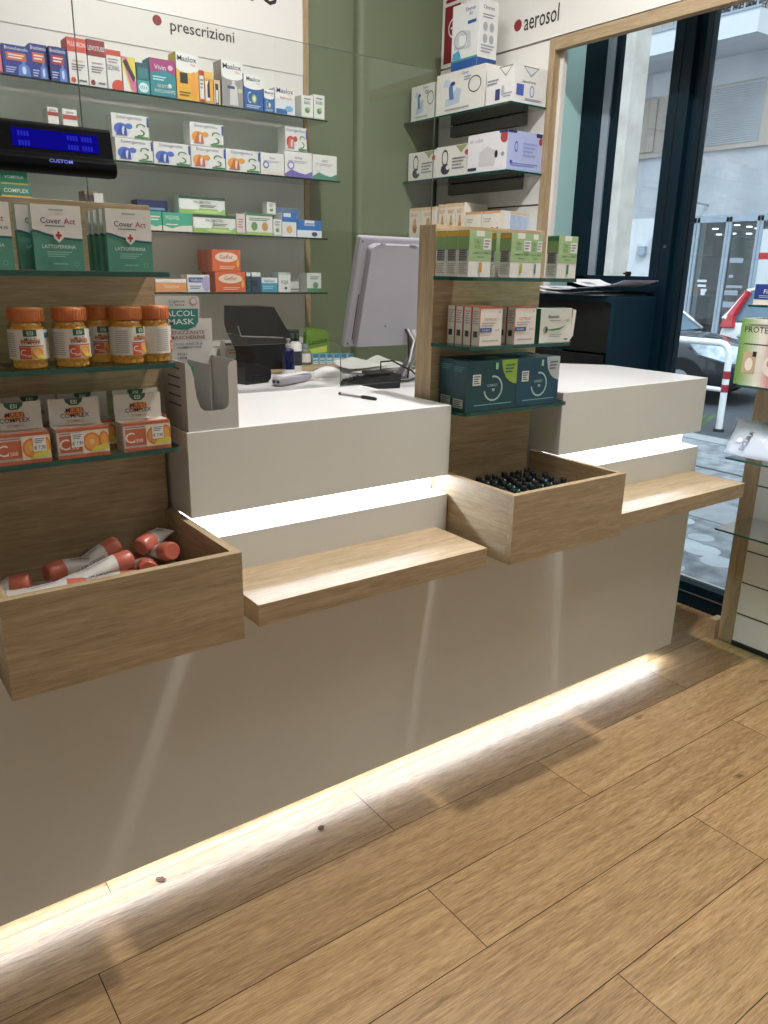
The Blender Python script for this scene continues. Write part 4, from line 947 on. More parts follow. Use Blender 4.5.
# ------------------------------------------------------------------ monitor seen from behind
t = thing('monitor', (1.85, .88, 1.03), 'pale grey monitor seen from behind, left of the oak backboard', 'monitor')
lean = math.atan2(-.10, .39)
R = Matrix.Translation((1.825, .90, 1.178)) @ Matrix.Rotation(-lean, 4, 'X')
R = Matrix.Translation((1.825, .90, 1.178)) @ Matrix.Rotation(.25, 4, 'X')
mb = MB(); mb.X = R; mb.box(-.18, .18, 0, .03, 0, .405, 'grey_plastic'); P(mb, 'bezel', t, bevel=.008)
mb = MB(); mb.X = R; mb.box(-.172, .172, .0301, .0306, .012, .392, 'cabinet_black'); P(mb, 'screen', t)
mb = MB(); mb.X = R; mb.prism([(-.145, .012), (.145, .012), (.145, .372), (.12, .385), (-.12, .385), (-.145, .372)], -.03, .001, 'grey_plastic', axis='y'); P(mb, 'rear_cover', t, bevel=.008)
mb = MB(); mb.X = R
for x, z in ((-.168, .388), (-.168, .016), (-.03, .09), (.168, .388), (.168, .016)): mb.lathe([(.0035, 0), (.003, .0015)], 'black_plastic', 10, (x, 0 if abs(x) > .1 else -.03, z), (0, -1, 0))
mb.box(-.153, -.150, -.002, .0, .03, .20, 'black_matte'); mb.box(-.11, -.09, -.033, -.028, .385, .392, 'grey_plastic'); mb.box(.02, .05, -.033, -.028, .385, .392, 'grey_plastic')
P(mb, 'screws', t)
mb = MB(); mb.tube([(1.93, .88, 1.25), (1.95, .84, 1.20), (1.95, .90, 1.10), (1.95, .96, 1.05)], .02, 'grey_plastic', 12); mb.box(1.87, 2.07, .90, 1.08, 1.034, 1.047, 'grey_plastic'); P(mb, 'stand', t, bevel=.003)
mb = MB(); mb.tube([(1.89, .87, 1.27), (1.90, .84, 1.22), (1.905, .84, 1.15), (1.93, .87, 1.08), (1.95, .90, 1.05)], .004, 'black_plastic', 8); mb.tube([(1.90, .87, 1.27), (1.92, .83, 1.2), (1.90, .83, 1.12), (1.92, .89, 1.06)], .004, 'white_plastic', 8); P(mb, 'cables', t, smooth=True)

# ------------------------------------------------------------------ things on the staff desk
ZD = 1.031
# wall leaning black box printer with sloping hood
t = thing('label_printer', (1.62, 1.55, ZD+.003), 'black label printer with sloping hood on the oak desk strip', 'printer')
mb = MB(); mb.prism([(1.50, .262), (1.50, .20), (1.50, .0), (1.60, .0)], 0, 0, 'black_matte') if 0 else None
mb = MB(); mb.prism([(1.566, 1.036), (1.744, 1.036), (1.752, 1.148), (1.703, 1.166), (1.53, 1.178), (1.566, 1.10)], 1.48, 1.66, 'cabinet_black', axis='y'); P(mb, 'body', t, bevel=.004)
mb = MB(); mb.prism([(1.499, 1.186), (1.488, 1.224), (1.49, 1.302), (1.659, 1.30), (1.757, 1.152), (1.703, 1.173)], 1.47, 1.60, 'display_black', axis='y'); P(mb, 'sloping_hood', t, bevel=.004)
mb = MB(); mb.tube([(1.486, 1.466, 1.225), (1.50, 1.466, 1.182), (1.60, 1.466, 1.176), (1.70, 1.466, 1.17)], .003, 'metal', 6); P(mb, 'trim', t)
t = thing('label_roll', (1.41, 1.19, ZD), 'black rounded card reader behind the grey counter display', 'card reader')
mb = MB(); mb.X = Matrix.Translation((1.395, 1.19, ZD)) @ Matrix.Rotation(.2, 4, 'Z')
mb.prism([(-.05, 0), (.045, 0), (.055, .012), (.055, .045), (.045, .062), (.02, .07), (-.05, .062)], -.08, .08, 'black_matte', axis='y') if 0 else mb.prism([(-.06, 0), (.05, 0), (.066, .015), (.068, .042), (.05, .064), (.01, .072), (-.06, .07)], -.05, .05, 'black_plastic', axis='y'); P(mb, 'housing', t, bevel=.006)
mb = MB(); mb.X = Matrix.Translation((1.395, 1.19, ZD)) @ Matrix.Rotation(.2, 4, 'Z'); mb.box(-.055, .035, -.0515, -.05, .03, .034, 'black_matte'); P(mb, 'slot', t)
t.name = 'card_reader'

t = thing('pump_bottle', (1.625, 1.29, ZD), 'navy blue gel bottle with clear pump on the white desk', 'bottle')
MB().lathe([(0,0),(.022,0),(.025,.004),(.025,.028)], 'white_plastic', 24).build('bottle_base', parent=t, smooth=True)
MB().lathe([(.0255,.028),(.0255,.098),(.022,.108),(.012,.114)], 'blue_gel', 24).build('bottle_body', parent=t, smooth=True)
MB().lathe([(.011,.112),(.011,.128),(.006,.13),(.005,.145),(.009,.146),(.009,.152),(0,.153)], 'grey_plastic', 20).build('pump', parent=t, smooth=True)
t = thing('gel_dispenser', (1.70, 1.36, ZD+.003), 'white labelled bottle with black pump just behind the navy one', 'bottle')
MB().lathe([(0,0),(.024,0),(.026,.004),(.026,.11),(.02,.125),(.01,.13)], 'white_plastic', 24).build('bottle_body', parent=t, smooth=True)
mb = MB(); mb.lathe([(.011,.13),(.011,.145),(.005,.147),(.005,.165)], 'black_plastic', 16); mb.box(-.035, .012, -.009, .009, .163, .175, 'black_plastic'); mb.build('pump', parent=t, bevel=.002)
mb = MB(); mb.lathe([(.0264,.03),(.0264,.09)], '#2f3438', 24); mb.build('label_band', parent=t, smooth=True)

t = thing('handheld_scanner', (1.53, 1.09, ZD), 'grey and white handheld scanner lying on the white desk', 'scanner')
mb = MB(); mb.X = Matrix.Rotation(.45, 4, 'Z')
L_ = [(-.11, .018, .004, .028), (-.10, .027, 0, .036), (-.05, .030, 0, .036), (.02, .026, 0, .032), (.08, .020, .0, .028), (.115, .012, .008, .026)]
vs = []; n = 12
for x, w, z0_, z1_ in L_:
    for i in range(n):
        a = 2*PI*i/n; vs.append((x, w*math.copysign(abs(math.cos(a))**.6, math.cos(a)), (z0_+z1_)/2 + (z1_-z0_)/2*math.copysign(abs(math.sin(a))**.6, math.sin(a))))
fs = [(j*n+i, j*n+(i+1) % n, (j+1)*n+(i+1) % n, (j+1)*n+i) for j in range(len(L_)-1) for i in range(n)] + [tuple(range(n)), tuple((len(L_)-1)*n+i for i in range(n))]
mb.add(vs, fs, 'grey_plastic'); mb.build('body', parent=t, smooth=True)
mb = MB(); mb.X = Matrix.Rotation(.45, 4, 'Z'); mb.box(-.09, .09, -.018, .018, .031, .0375, 'white_plastic'); mb.build('top_shell', parent=t, bevel=.004)
mb = MB(); mb.X = Matrix.Rotation(.45, 4, 'Z'); mb.box(-.111, -.106, -.015, -.004, .012, .022, 'black_plastic'); mb.box(-.111, -.106, .004, .015, .012, .022, 'black_plastic'); mb.build('contacts', parent=t)

t = thing('computer_mouse', (1.76, 1.20, ZD), 'white mouse beside the grey scanner on the desk', 'mouse')
mb = MB(); mb.X = Matrix.Rotation(-.5, 4, 'Z'); n = 16; vs = []; S = 7
for j in range(S+1):
    f = j/S; x = -.06+.12*f; w = .034*math.sin(PI*(.12+.76*f))**.5; h = .042*math.sin(PI*(.1+.8*f))**.7
    for i in range(n): a = PI*i/(n-1); vs.append((x, w*math.cos(a), h*math.sin(a)**.8 if math.sin(a) > 0 else 0))
fs = [(j*n+i, j*n+i+1, (j+1)*n+i+1, (j+1)*n+i) for j in range(S) for i in range(n-1)] + [tuple(range(n)), tuple(S*n+i for i in range(n))]
mb.add(vs, fs, 'white_plastic'); mb.build('shell', parent=t, smooth=True)
mb = MB(); mb.X = Matrix.Rotation(-.5, 4, 'Z'); mb.box(-.05, -.025, -.003, .003, .028, .036, 'grey_plastic'); mb.build('wheel', parent=t, bevel=.001)

# payment terminal with cable
t = thing('payment_terminal', (1.73, .86, ZD), 'black payment terminal with cable on the white desk', 'terminal')
Rt = Matrix.Translation((1.735, .85, ZD)) @ Matrix.Rotation(-.28, 4, 'Z')
mb = MB(); mb.X = Rt
mb.prism([(-.105, 0), (.10, 0), (.105, .052), (.05, .050), (-.05, .036), (-.10, .028), (-.112, .012)], -.045, .045, 'cabinet_black', axis='y'); P(mb, 'housing', t, bevel=.005)
mb = MB(); mb.X = Rt; mb.box(-.03, .07, -.03, .03, .046, .062, 'black_plastic'); P(mb, 'printer_hump', t, bevel=.005)
mb = MB(); mb.X = Rt; 
for i in range(4):
    for j in range(3): mb.box(-.095+i*.014, -.086+i*.014, -.025+j*.018, -.012+j*.018, .030+i*.0032, .034+i*.0035, 'black_matte')
P(mb, 'keys', t)
mb = MB(); mb.tube([(1.79, .865, 1.085), (1.80, .88, 1.12), (1.84, .86, 1.125), (1.89, .80, 1.09), (1.93, .78, 1.05), (1.97, .8, 1.04)], .0035, 'black_plastic', 8); mb.tube([(1.84, .82, 1.05), (1.88, .80, 1.052), (1.93, .82, 1.06), (1.98, .86, 1.05)], .004, 'black_plastic', 8); P(mb, 'cable', t, smooth=True)

# pen on the middle block
t = thing('ballpoint_pen', (1.25, .225, 1.117), 'clear ballpoint pen with black cap on the middle block', 'pen')
d0, d1 = Vector((1.232, .295, 1.1175)), Vector((1.264, .160, 1.1175)); dd = (d1-d0).normalized()
P(MB().tube([d0+dd*.004, d0+dd*.095], .0034, 'grey_plastic', 8), 'barrel', t)
P(MB().tube([d0+dd*.084, d0+dd*.088, d0+dd*.13, d1], [.0038, .0052, .0052, .0035], 'black_plastic', 10), 'cap', t)
P(MB().tube([d0-dd*.002, d0+dd*.006], .004, 'black_plastic', 8), 'end_plug', t)

# papers and folded bag
t = thing('folded_papers', (2.05, 1.28, ZD), 'crumpled white papers under the monitor', 'papers')
for i, (dx, dy, rz, hh) in enumerate(((0, 0, .1, .004), (.02, .02, -.08, .012), (-.03, .03, .2, .02))):
    mb = MB(); vs = []; N = 9; rr = random.Random(i)
    for a in range(N):
        for b in range(N): vs.append((-.17+.34*a/(N-1), -.08+.16*b/(N-1), hh + .028*abs(math.sin(a*.7+i))*(b/(N-1)) + rr.uniform(0, .004)))
    mb.add(vs, [(a*N+b, a*N+b+1, (a+1)*N+b+1, (a+1)*N+b) for a in range(N-1) for b in range(N-1)], 'white_plastic')
    mb.build('paper_sheet', parent=t, loc=(dx, dy, 0), rz=rz, smooth=True)
mb = MB(); rr = random.Random(4); vs = []; N = 12
for a in range(N):
    for b in range(7):
        th = 2*PI*a/N; r_ = .075*math.sin(PI*(b+.4)/7)+rr.uniform(-.01, .01); vs.append((r_*math.cos(th)*1.2, r_*math.sin(th), .006+.085*b/6*(.9+.2*rr.random())))
mb.add(vs, [(a*7+b, a*7+b+1, ((a+1) % N)*7+b+1, ((a+1) % N)*7+b) for a in range(N) for b in range(6)], 'clear_pack')
mb.add(vs, [(a*7, ((a+1) % N)*7, ((a+1) % N)*7+1, a*7+1) for a in range(0, N, 2)], 'white_plastic')
o = mb.build('plastic_bag', loc=(1.99, .70, ZD), smooth=True); tag(o, 'crumpled translucent bag behind the payment terminal cable', 'bag')

# things on the oak strip against the wall
Z2 = 1.035
carton('pill_carton', .088, .05, .10, '#e9e6e0', [('F','r',0,.8,1,.92,'#22302c'),('F','t','TERRA',.5,.82,.08,'#dfe4e0',.7),('F','l',.2,.4,.8,.65,2,'#c9a87a'),('F','e',.75,.12,.3,.1,'#8aa85a')], (1.615, 1.78, Z2), 0, 'white carton with dark band standing on the oak strip behind the display', 'box')
t = thing('green_pouch', (1.985, 1.66, Z2), 'lime green pouch with black lettering in the corner of the desk', 'pouch')
mb = MB(); mb.prism([(-.062, 0), (.062, 0), (.066, .06), (.058, .135), (.045, .148), (-.05, .16), (-.06, .14), (-.066, .06)], -.015, .015, '#6f9330', axis='y'); mb.build('pouch_body', parent=t, bevel=.008)
mb = MB(); mb.text('Lacalut', (0, -.0158, .085), (1,0,.12), (0,0,1), .024, '#1f2a14', w=.1); mb.add([(-.05, -.0154, .04), (.05, -.0154, .045), (.05, -.0154, .075), (-.05, -.0154, .06)], [(0,1,2,3)], '#c9d65a'); mb.build('printed_logo', parent=t)
carton('tincture_carton', .05, .04, .15, '#3f5a40', [('F','l',.2,.3,.8,.8,5,'#6a8468')], (1.885, 1.69, Z2), 0, 'dark green narrow carton left of the lime pouch', 'box')
t = thing('dropper_bottle', (1.875, 1.58, Z2), 'small white labelled bottle in front of the lime pouch', 'bottle')
MB().lathe([(0,0),(.025,0),(.027,.003),(.027,.06),(.02,.07),(.012,.073)], 'wall_green', 20).build('bottle_body', parent=t, smooth=True)
MB().lathe([(.0275,.012),(.0275,.052)], 'white_plastic', 20).build('paper_label', parent=t, smooth=True)
MB().lathe([(.013,.072),(.014,.074),(.014,.092),(0,.093)], 'ext_alu', 16).build('cap', parent=t, smooth=True)
for i in range(6):
    carton('wipes_packet', .028, .05, .045, '#cfe0e6', [('F','r',0,.62,1,1,'#3f8fb0'),('F','r',0,.3,1,.45,'#5aa6c4'),('T','r',0,0,1,1,'#5f9cb4'),('F','l',.2,.1,.8,.25,1,'#7fa6b4')], (1.93+i*.030, 1.575-i*.014, Z2), 0,
           'light blue packet in the row below the green wall, %s from the left' % ['first', 'second', 'third', 'fourth', 'fifth', 'sixth', 'seventh'][i], 'packet', 'light blue packets in a row on the desk')

# ------------------------------------------------------------------ navy cabinet under the window with brochures
t = thing('window_cabinet', (2.97, .85, 0), 'dark teal cabinet under the shop window', 'cabinet')
P(MB().box(2.815, 3.10, .60, .62, 0, 1.37, 'cabinet_teal'), 'end_panel', t, bevel=.002)
P(MB().box(2.815, 3.10, .62, 1.09, 1.345, 1.37, 'cabinet_teal'), 'top_panel', t, bevel=.002)
P(MB().box(2.83, 2.836, .62, 1.09, 1.13, 1.345, 'cabinet_black'), 'upper_front_panel', t)
P(MB().box(2.83, 3.10, .62, 1.09, 0, .02, 'cabinet_teal'), 'bottom_panel', t)
P(MB().box(3.08, 3.10, .62, 1.09, .02, 1.345, 'cabinet_black'), 'rear_panel', t)
P(MB().box(2.82, 2.835, .64, 1.07, .04, 1.12, 'cabinet_black'), 'door', t, bevel=.002)
P(MB().tube([(2.812, .70, .9), (2.812, .70, 1.02)], .004, 'metal', 8), 'handle', t)
def sheet(name, pts, z, sag, k, k2, label):
    """curved leaflet: four corners (x,y), sag gives the curl"""
    (ax, ay), (bx, by), (cx, cy), (dx, dy) = pts; N = 8; vs = []
    for i in range(N+1):
        f = i/N
        for j in range(5):
            g = j/4; x = (ax*(1-f)+bx*f)*(1-g)+(dx*(1-f)+cx*f)*g; y = (ay*(1-f)+by*f)*(1-g)+(dy*(1-f)+cy*f)*g
            vs.append((x, y, z+sag*(2*f-1)**2 if sag > 0 else z+(-sag)*f*f))
    mb = MB(); mb.add(vs, [(i*5+j, i*5+j+1, (i+1)*5+j+1, (i+1)*5+j) for i in range(N) for j in range(4)], k)
    mb.add([(v[0], v[1], v[2]+.0006) for v in vs], [(i*5+j, i*5+j+1, (i+1)*5+j+1, (i+1)*5+j) for i in range(int(N*.6), N) for j in range(4)], k2)
    mb.add([(v[0], v[1], v[2]+.001) for v in vs], [(i*5+1, i*5+2, (i+1)*5+2, (i+1)*5+1) for i in range(1, int(N*.5)) if i % 2], '#9aa0a8')
    o = mb.build(name); so = o.modifiers.new('s', 'SOLIDIFY'); so.thickness = .0009; so.offset = 1
    tag(o, label, 'leaflet', 'leaflets on the window cabinet')
sheet('leaflet', [(2.77, 1.02), (2.77, .72), (2.98, .70), (2.98, 1.0)], 1.378, .012, '#dfe3e8', '#39406a', 'grey leaflet hanging over the near edge of the cabinet')
sheet('leaflet', [(2.80, 1.05), (2.80, .78), (3.02, .76), (3.02, 1.03)], 1.392, .012, '#e8eaee', '#5a4f8a', 'grey and purple leaflet in the middle of the cabinet top')
sheet('leaflet', [(2.86, .92), (2.86, .60), (3.07, .58), (3.07, .90)], 1.408, .030, '#f4f4f8', '#7a76d0', 'white and violet leaflet curling up below the window')
sheet('leaflet', [(2.79, .98), (2.79, .64), (2.95, .66), (2.95, 1.0)], 1.3725, .003, '#e2e4e6', '#8a8f9a', 'white leaflet at the bottom of the cabinet pile')

# ------------------------------------------------------------------ slatwall display stand at the right edge
t = thing('shop_display_stand', (2.95, -.4, 0), 'white slatwall stand with oak post and glass shelves by the door', 'display stand')
P(MB().box(2.933, 2.965, -.076, -.012, .004, 1.78, 'oak_z'), 'oak_post', t, bevel=.001)
P(MB().box(2.905, 2.965, -.012, .02, 0, .09, 'oak_z'), 'foot', t, bevel=.001)
mb = MB(); mb.box(2.937, 2.96, -.95, -.076, .02, 1.76, 'slat_white')
for z in (.14, .275, .41, .545, .68, .815, .95, 1.085, 1.22, 1.355, 1.49): mb.box(2.935, 2.938, -.95, -.076, z, z+.005, 'groove')
P(mb, 'slat_panel', t)
P(MB().box(2.93, 2.965, -.95, -.076, .0, .018, 'cabinet_black'), 'base_rail', t)
for z in (.546, .82, 1.086, 1.362):
    P(MB().prism([(2.683, -.07), (2.932, -.07), (2.932, -.93), (2.683, -.93)], z, z+.007, 'glass_edge', capk='glass_shelf'), 'glass_shelf', t)
# goods on the stand (fronts face the counter)
def side2(x, y0, y1, z, h, dep, nm, base, gfx, lab):
    return carton(nm, abs(y1-y0)-.003, dep, h, base, gfx, (x, (y0+y1)/2, z), -PI/2, lab, 'box')
side2(2.70, -.075, -.26, 1.370, .068, .05, 'plaster_carton', '#1d3a8a', [('F','r',0,0,1,.25,'#ddd6c8'),('F','t','Flexy',.3,.55,.22,'#dfe6f4',.4),('F','l',.1,.32,.6,.48,2,'#8fa6d8')], 'blue carton at the edge of the uppermost stand shelf')
side2(2.75, -.085, -.27, 1.370, .12, .05, 'plaster_carton', '#dcd4c4', [('F','e',.5,.6,.3,.25,'#c0a070'),('F','r',0,.9,1,1,'#c23a3a')], 'beige carton behind the blue one on the stand')
side2(2.80, -.08, -.27, 1.370, .19, .05, 'plaster_carton', '#d9dce0', [('F','l',.1,.5,.9,.9,5,'#8a9aa8'),('F','r',0,.2,1,.3,'#c04a5a')], 'tall pale carton rearmost on the uppermost stand shelf')
# mask box with tricolour gradient
t = thing('mask_carton', (2.76, -.17, 1.0935), 'green white and red mask carton on the stand', 'box')
mb = MB(); Rm = Matrix.Translation((2.695, -.17, 1.0935)) @ Matrix.Rotation(-PI/2, 4, 'Z'); mb.X = Rm
w, d, h = .24, .13, .228
mb.box(-w/2, w/2, 0, d, 0, h, '#e6e0d0')
n = 24
def mixc(a, b, f): return '#%02x%02x%02x' % tuple(int(int(a[i:i+2], 16)*(1-f)+int(b[i:i+2], 16)*f) for i in (1, 3, 5))
for i in range(n):
    f = i/n
    c_ = mixc('#6fa04a', '#e9e6da', min(1, f/.3)) if f < .3 else ('#e9e6da' if f < .36 else mixc('#e9e6da', '#c93a4a', min(1, (f-.36)/.3)))
    decal(mb, w, d, h, [('F','r',i/n,0,(i+1)/n,1,c_)])
decal(mb, w, d, h, [('F','l',0,0,0,0,1,K_)]*2 + [('F','t','PROTEC',.28,.80,.09,'#1f1f22',.5),('F','l',.08,.61,.85,.64,1,'#4a4a48'),('F','r',.1,.18,.3,.5,'#c9ad8a'),('F','e',.2,.32,.06,.1,'#efe6dc'),('F','r',.24,.44,.3,.52,K_),('F','e',.55,.32,.14,.16,'#efe3da'),('F','e',.52,.36,.05,.06,'#c98a7a'),('F','l',.1,.9,.9,.94,1,'#8a8a80'),('F','r',.48,.55,.62,.62,'#e9dcdc')])
o = mb.build('box_body', parent=t); o.matrix_parent_inverse = Matrix.Translation(-t.location)
mb = MB(); mb.X = Rm; decal(mb, w, d, h, []); mb.box(-w/2+.003, w/2-.003, .003, d-.003, h, h+.001, '#dfe8d4'); o = mb.build('lid_flap', parent=t); o.matrix_parent_inverse = Matrix.Translation(-t.location)
# plastic bag of masks
t = thing('mask_bag', (2.76, -.2, .828), 'clear plastic bag of white masks with dark lettering on the stand', 'bag')
mb = MB(); rr = random.Random(2); vs = []; N, Mm = 12, 8
for i in range(N+1):
    for j in range(Mm+1):
        f, g = i/N, j/Mm; bu = .016*math.sin(PI*f)*math.sin(PI*g)+rr.uniform(-.0015, .002); vs.append((2.705+.10*g-bu*.75, -.048-.28*f+.012*g+rr.uniform(-.003, .003), .836+.115*g+bu*.66))
fsq = [(i*(Mm+1)+j, i*(Mm+1)+j+1, (i+1)*(Mm+1)+j+1, (i+1)*(Mm+1)+j) for i in range(N) for j in range(Mm)]
mb.add(vs, fsq, '#dcdce0'); o = P(mb, 'mask_stack', t, smooth=True); so = o.modifiers.new('s', 'SOLIDIFY'); so.thickness = .004; so.offset = 0
mb = MB(); mb.add([(a-.003, b+.012 if i < Mm+1 else b, c_+.003) for i, (a, b, c_) in enumerate(vs)], fsq, 'clear_pack'); P(mb, 'plastic_wrap', t, smooth=True)
nv = Vector((-.755, 0, .656)); uu = Vector((.656, 0, .755)); oo = Vector((2.752, -.112, .886))
mb = MB(); rv = (uu+Vector((0,-.08,0))).normalized(); uv = nv.cross(rv)
mb.text('SICURA', Vector((2.742, -.125, .879))+nv*.016, tuple(rv), tuple(uv), .020, '#1c1c2c', w=.085)
mb.lathe([(.013, 0), (.013, .0005)], '#6a78a8', 16, Vector((2.742, -.088, .879))+nv*.013, nv); mb.lathe([(.0115, 0), (.0115, .001)], '#dcdce0', 16, Vector((2.742, -.088, .879))+nv*.013, nv)
P(mb, 'printed_logo', t)

# ------------------------------------------------------------------ the street outside
GZ = -.12
mb = MB(); mb.box(3.16, 3.50, -6, 1.6, -.14, -.01, 'ext_travertine'); struct('trim_6', mb)
mb = MB(); mb.box(3.50, 6.9, -12, 16, -.2, -.06, 'sidewalk'); mb.box(4.6, 5.0, -12, 16, -.06, -.055, 'kerb'); mb.box(5.9, 5.93, -12, 16, -.06, -.055, 'asphalt'); mb.box(6.9, 7.15, -12, 16, -.2, -.05, 'kerb')
rr = random.Random(8)
for i in range(46):
    x, y = rr.uniform(3.6, 4.5), rr.uniform(-.6, 1.5); a = rr.uniform(.05, .11)
    mb.lathe([(a, 0), (a*.8, .003), (0, .004)], 'puddle_stone', 14, (x, y, -.0595))  # pale flat discs scattered over the near sidewalk
struct('ground_sidewalk', mb)
struct('ground_street', MB().box(7.15, 14.2, -14, 26, -.25, GZ, 'asphalt'))
struct('ground_far_sidewalk', MB().box(14.2, 16.4, -14, 26, -.25, -.02, 'kerb'))
# travertine pier beside the shop window
o = MB().box(5.0, 5.18, 2.36, 3.3, -.06, 6.5, 'ext_travertine').build('stone_pillar', bevel=.01); tag(o, 'pitted pale travertine pillar outside the left window pane', 'pillar')
# hoop barrier
t = thing('hoop_barrier', (7.8, 3.4, GZ), 'white tubular hoop barrier with red bands on the pavement edge', 'barrier')
y0, y1, x = 2.97, 3.95, 7.8
pts = [(x, y0, -.12), (x, y0-.0, .60)] + [(x, y0+.12-.12*math.cos(a), .68+.12*math.sin(a)) for a in (.3, .7, 1.1, 1.5)] + [(x, y1-.12+.12*math.sin(a), .68+.12*math.cos(a)) for a in (.1, .6, 1.1, 1.5)] + [(x, y1, -.12)]
P(MB().tube(pts, .035, 'rail_white', 12), 'hoop', t, smooth=True)
P(MB().tube([(x, y0, .32), (x, y1, .32)], .025, 'rail_white', 10), 'crossbar', t, smooth=True)
for a, b in ((.44, .52), (.30, .38)):
    P(MB().tube([(x, y0, a), (x, y0, b)], .037, 'rail_red', 12), 'red_band', t)
P(MB().lathe([(.06, 0), (.05, .03)], 'tyre', 12, (x, y0, -.12)), 'base_sleeve', t)
mb = MB(); rr = random.Random(3)
for i in range(40):
    a = rr.uniform(0, 6.28); l = rr.uniform(.04, .13); bx, by = 7.62+rr.uniform(-.06, .06), 3.1+rr.uniform(-.05, .05)
    mb.add([(bx, by, -.06), (bx+l*.5*math.cos(a)+.01, by+l*.5*math.sin(a), -.06+l*.7), (bx+l*math.cos(a), by+l*math.sin(a), -.06+l)], [(0,1,2)], 'leaf')
tag(mb.build('weed_tuft'), 'green weed at the foot of the hoop barrier', 'plant')

def car(name, label, loc, rz, paint, L, Wd, H, hood=.95, rear=.25):
    """nose towards local -y; stations along the length"""
    t = thing('car', loc, label, 'car', None, rz)
    hw = Wd/2
    S = [(0, .30, .55, hw*.72), (.12, .22, .66, hw*.90), (hood*.55, .18, .80, hw*.97), (hood, .18, .88, hw), (L*.45, .18, .90, hw), (L*.75, .18, .93, hw), (L-.25, .2, .95, hw*.97), (L-.05, .28, .90, hw*.9), (L, .34, .6, hw*.8)]
    vs = []; n = 10
    for y, zb, zt, w in S:
        zm = (zb+zt)/2
        for px, pz in ((-w*.8, zb), (-w*.98, zb+.07), (-w*1.0, zm), (-w*.97, zt-.08), (-w*.86, zt), (w*.86, zt), (w*.97, zt-.08), (w*1.0, zm), (w*.98, zb+.07), (w*.8, zb)): vs.append((px, y, pz))
    fs = [(j*n+i, j*n+(i+1) % n, (j+1)*n+(i+1) % n, (j+1)*n+i) for j in range(len(S)-1) for i in range(n)] + [tuple(range(n)), tuple((len(S)-1)*n+i for i in range(n))]
    mb = MB(); mb.add(vs, fs, paint); o = mb.build('body', parent=t, smooth=True)
    m = o.modifiers.new('sub', 'SUBSURF'); m.levels = 1; m.render_levels = 2; o.modifiers.move(1, 0)
    # cabin
    C_ = [(hood+.02, .86, hw*.9, .87, hw*.88), (hood+.72, .88, hw*.93, H-.06, hw*.70), (hood+1.1, .88, hw*.94, H, hw*.70), (L-.85, .9, hw*.93, H-.02, hw*.68), (L-rear-.12, .9, hw*.9, H-.12, hw*.66), (L-.06, .9, hw*.86, .92, hw*.84)]
    vs = []
    for y, z0_, w0, z1_, w1 in C_: vs += [(-w0, y, z0_), (-w1, y, z1_), (w1, y, z1_), (w0, y, z0_)]
    mb = MB(); N = len(C_)
    mb.add(vs, [(4*j+1, 4*j+2, 4*j+6, 4*j+5) for j in range(1, N-1-1)], paint)
    mb.add(vs, [(4*j, 4*j+1, 4*j+5, 4*j+4) for j in range(N-1)] + [(4*j+3, 4*j+2, 4*j+6, 4*j+7) for j in range(N-1)], 'car_glass')
    mb.add(vs, [(1, 2, 6, 5)], 'car_glass'); mb.add(vs, [(4*(N-2)+1, 4*(N-2)+2, 4*(N-1)+2, 4*(N-1)+1)], 'car_glass')
    mb.build('cabin', parent=t, bevel=.02)
    mb = MB()
    for s in (-1, 1):
        for j in range(N-1):
            a = Vector(vs[4*j+(1 if s < 0 else 2)]); b = Vector(vs[4*j+(5 if s < 0 else 6)]); mb.tube([a, b], .03, paint, 6)
        a = Vector(vs[4*2+(1 if s < 0 else 2)]); b = Vector((s*hw*.94, hood+1.15, .9)); mb.tube([a, b], .03, paint, 6)
        a = Vector(vs[4*4+(1 if s < 0 else 2)]); b = Vector((s*hw*.88, L-.12, .92)); mb.tube([a, b], .05, paint, 6)
    mb.build('roof_pillars', parent=t, smooth=True)
    for s in (-1, 1):
        for y in (.78, L-.72):
            w_ = MB().lathe([(.2, 0), (.29, .01), (.30, .04), (.30, .17), (.29, .2)], 'tyre', 24, (s*(hw-.2) , y, .30), (s, 0, 0)).build('wheel', parent=t, smooth=True)
            MB().lathe([(.0, .205), (.05, .21), (.19, .195), (.2, .18)], 'metal', 16, (s*(hw-.2), y, .30), (s, 0, 0)).build('hubcap', parent=w_, smooth=True)
        mb = MB(); mb.add([(s*hw*.60, .045, .56), (s*hw*.90, .18, .55), (s*hw*1.0, .56, .64), (s*hw*.98, .74, .80), (s*hw*.88, .46, .80), (s*hw*.62, .14, .73)], [(0,1,2,3,4,5)], 'lamp_clear')
        o = mb.build('headlight', parent=t); m = o.modifiers.new('s', 'SOLIDIFY'); m.thickness = .05; m.offset = 0
        mb = MB(); mb.add([(s*hw*.93, L-.10, .78), (s*hw*.99, L-.34, .80), (s*hw*.93, L-.30, .98), (s*hw*.74, L-.42, H-.14), (s*hw*.66, L-.33, H-.12), (s*hw*.84, L-.12, .98)], [(0,1,2,3,4,5)], 'lamp_red')
        o = mb.build('tail_light', parent=t); m = o.modifiers.new('s', 'SOLIDIFY'); m.thickness = .07; m.offset = 0
        MB().lathe([(0,-.08),(.05,-.06),(.07,0),(.05,.06),(0,.08)], paint, 12, (s*(hw+.08), hood+.35, .98), (1, 0, 0)).build('side_mirror', parent=t, smooth=True)
    mb = MB(); mb.box(-hw*.5, hw*.5, -.01, .05, .36, .5, 'tyre'); mb.build('grille', parent=t, bevel=.01)
    return t
car('car', 'dark grey parked car with its headlight behind the hoop barrier', (10.0, 3.72, GZ), math.radians(10), 'car_dark', 4.0, 1.72, 1.46, 1.2)
car('car', 'white hatchback with red tail light parked across the street', (13.2, 2.2, GZ), 0, 'car_white', 3.8, 1.66, 1.5)

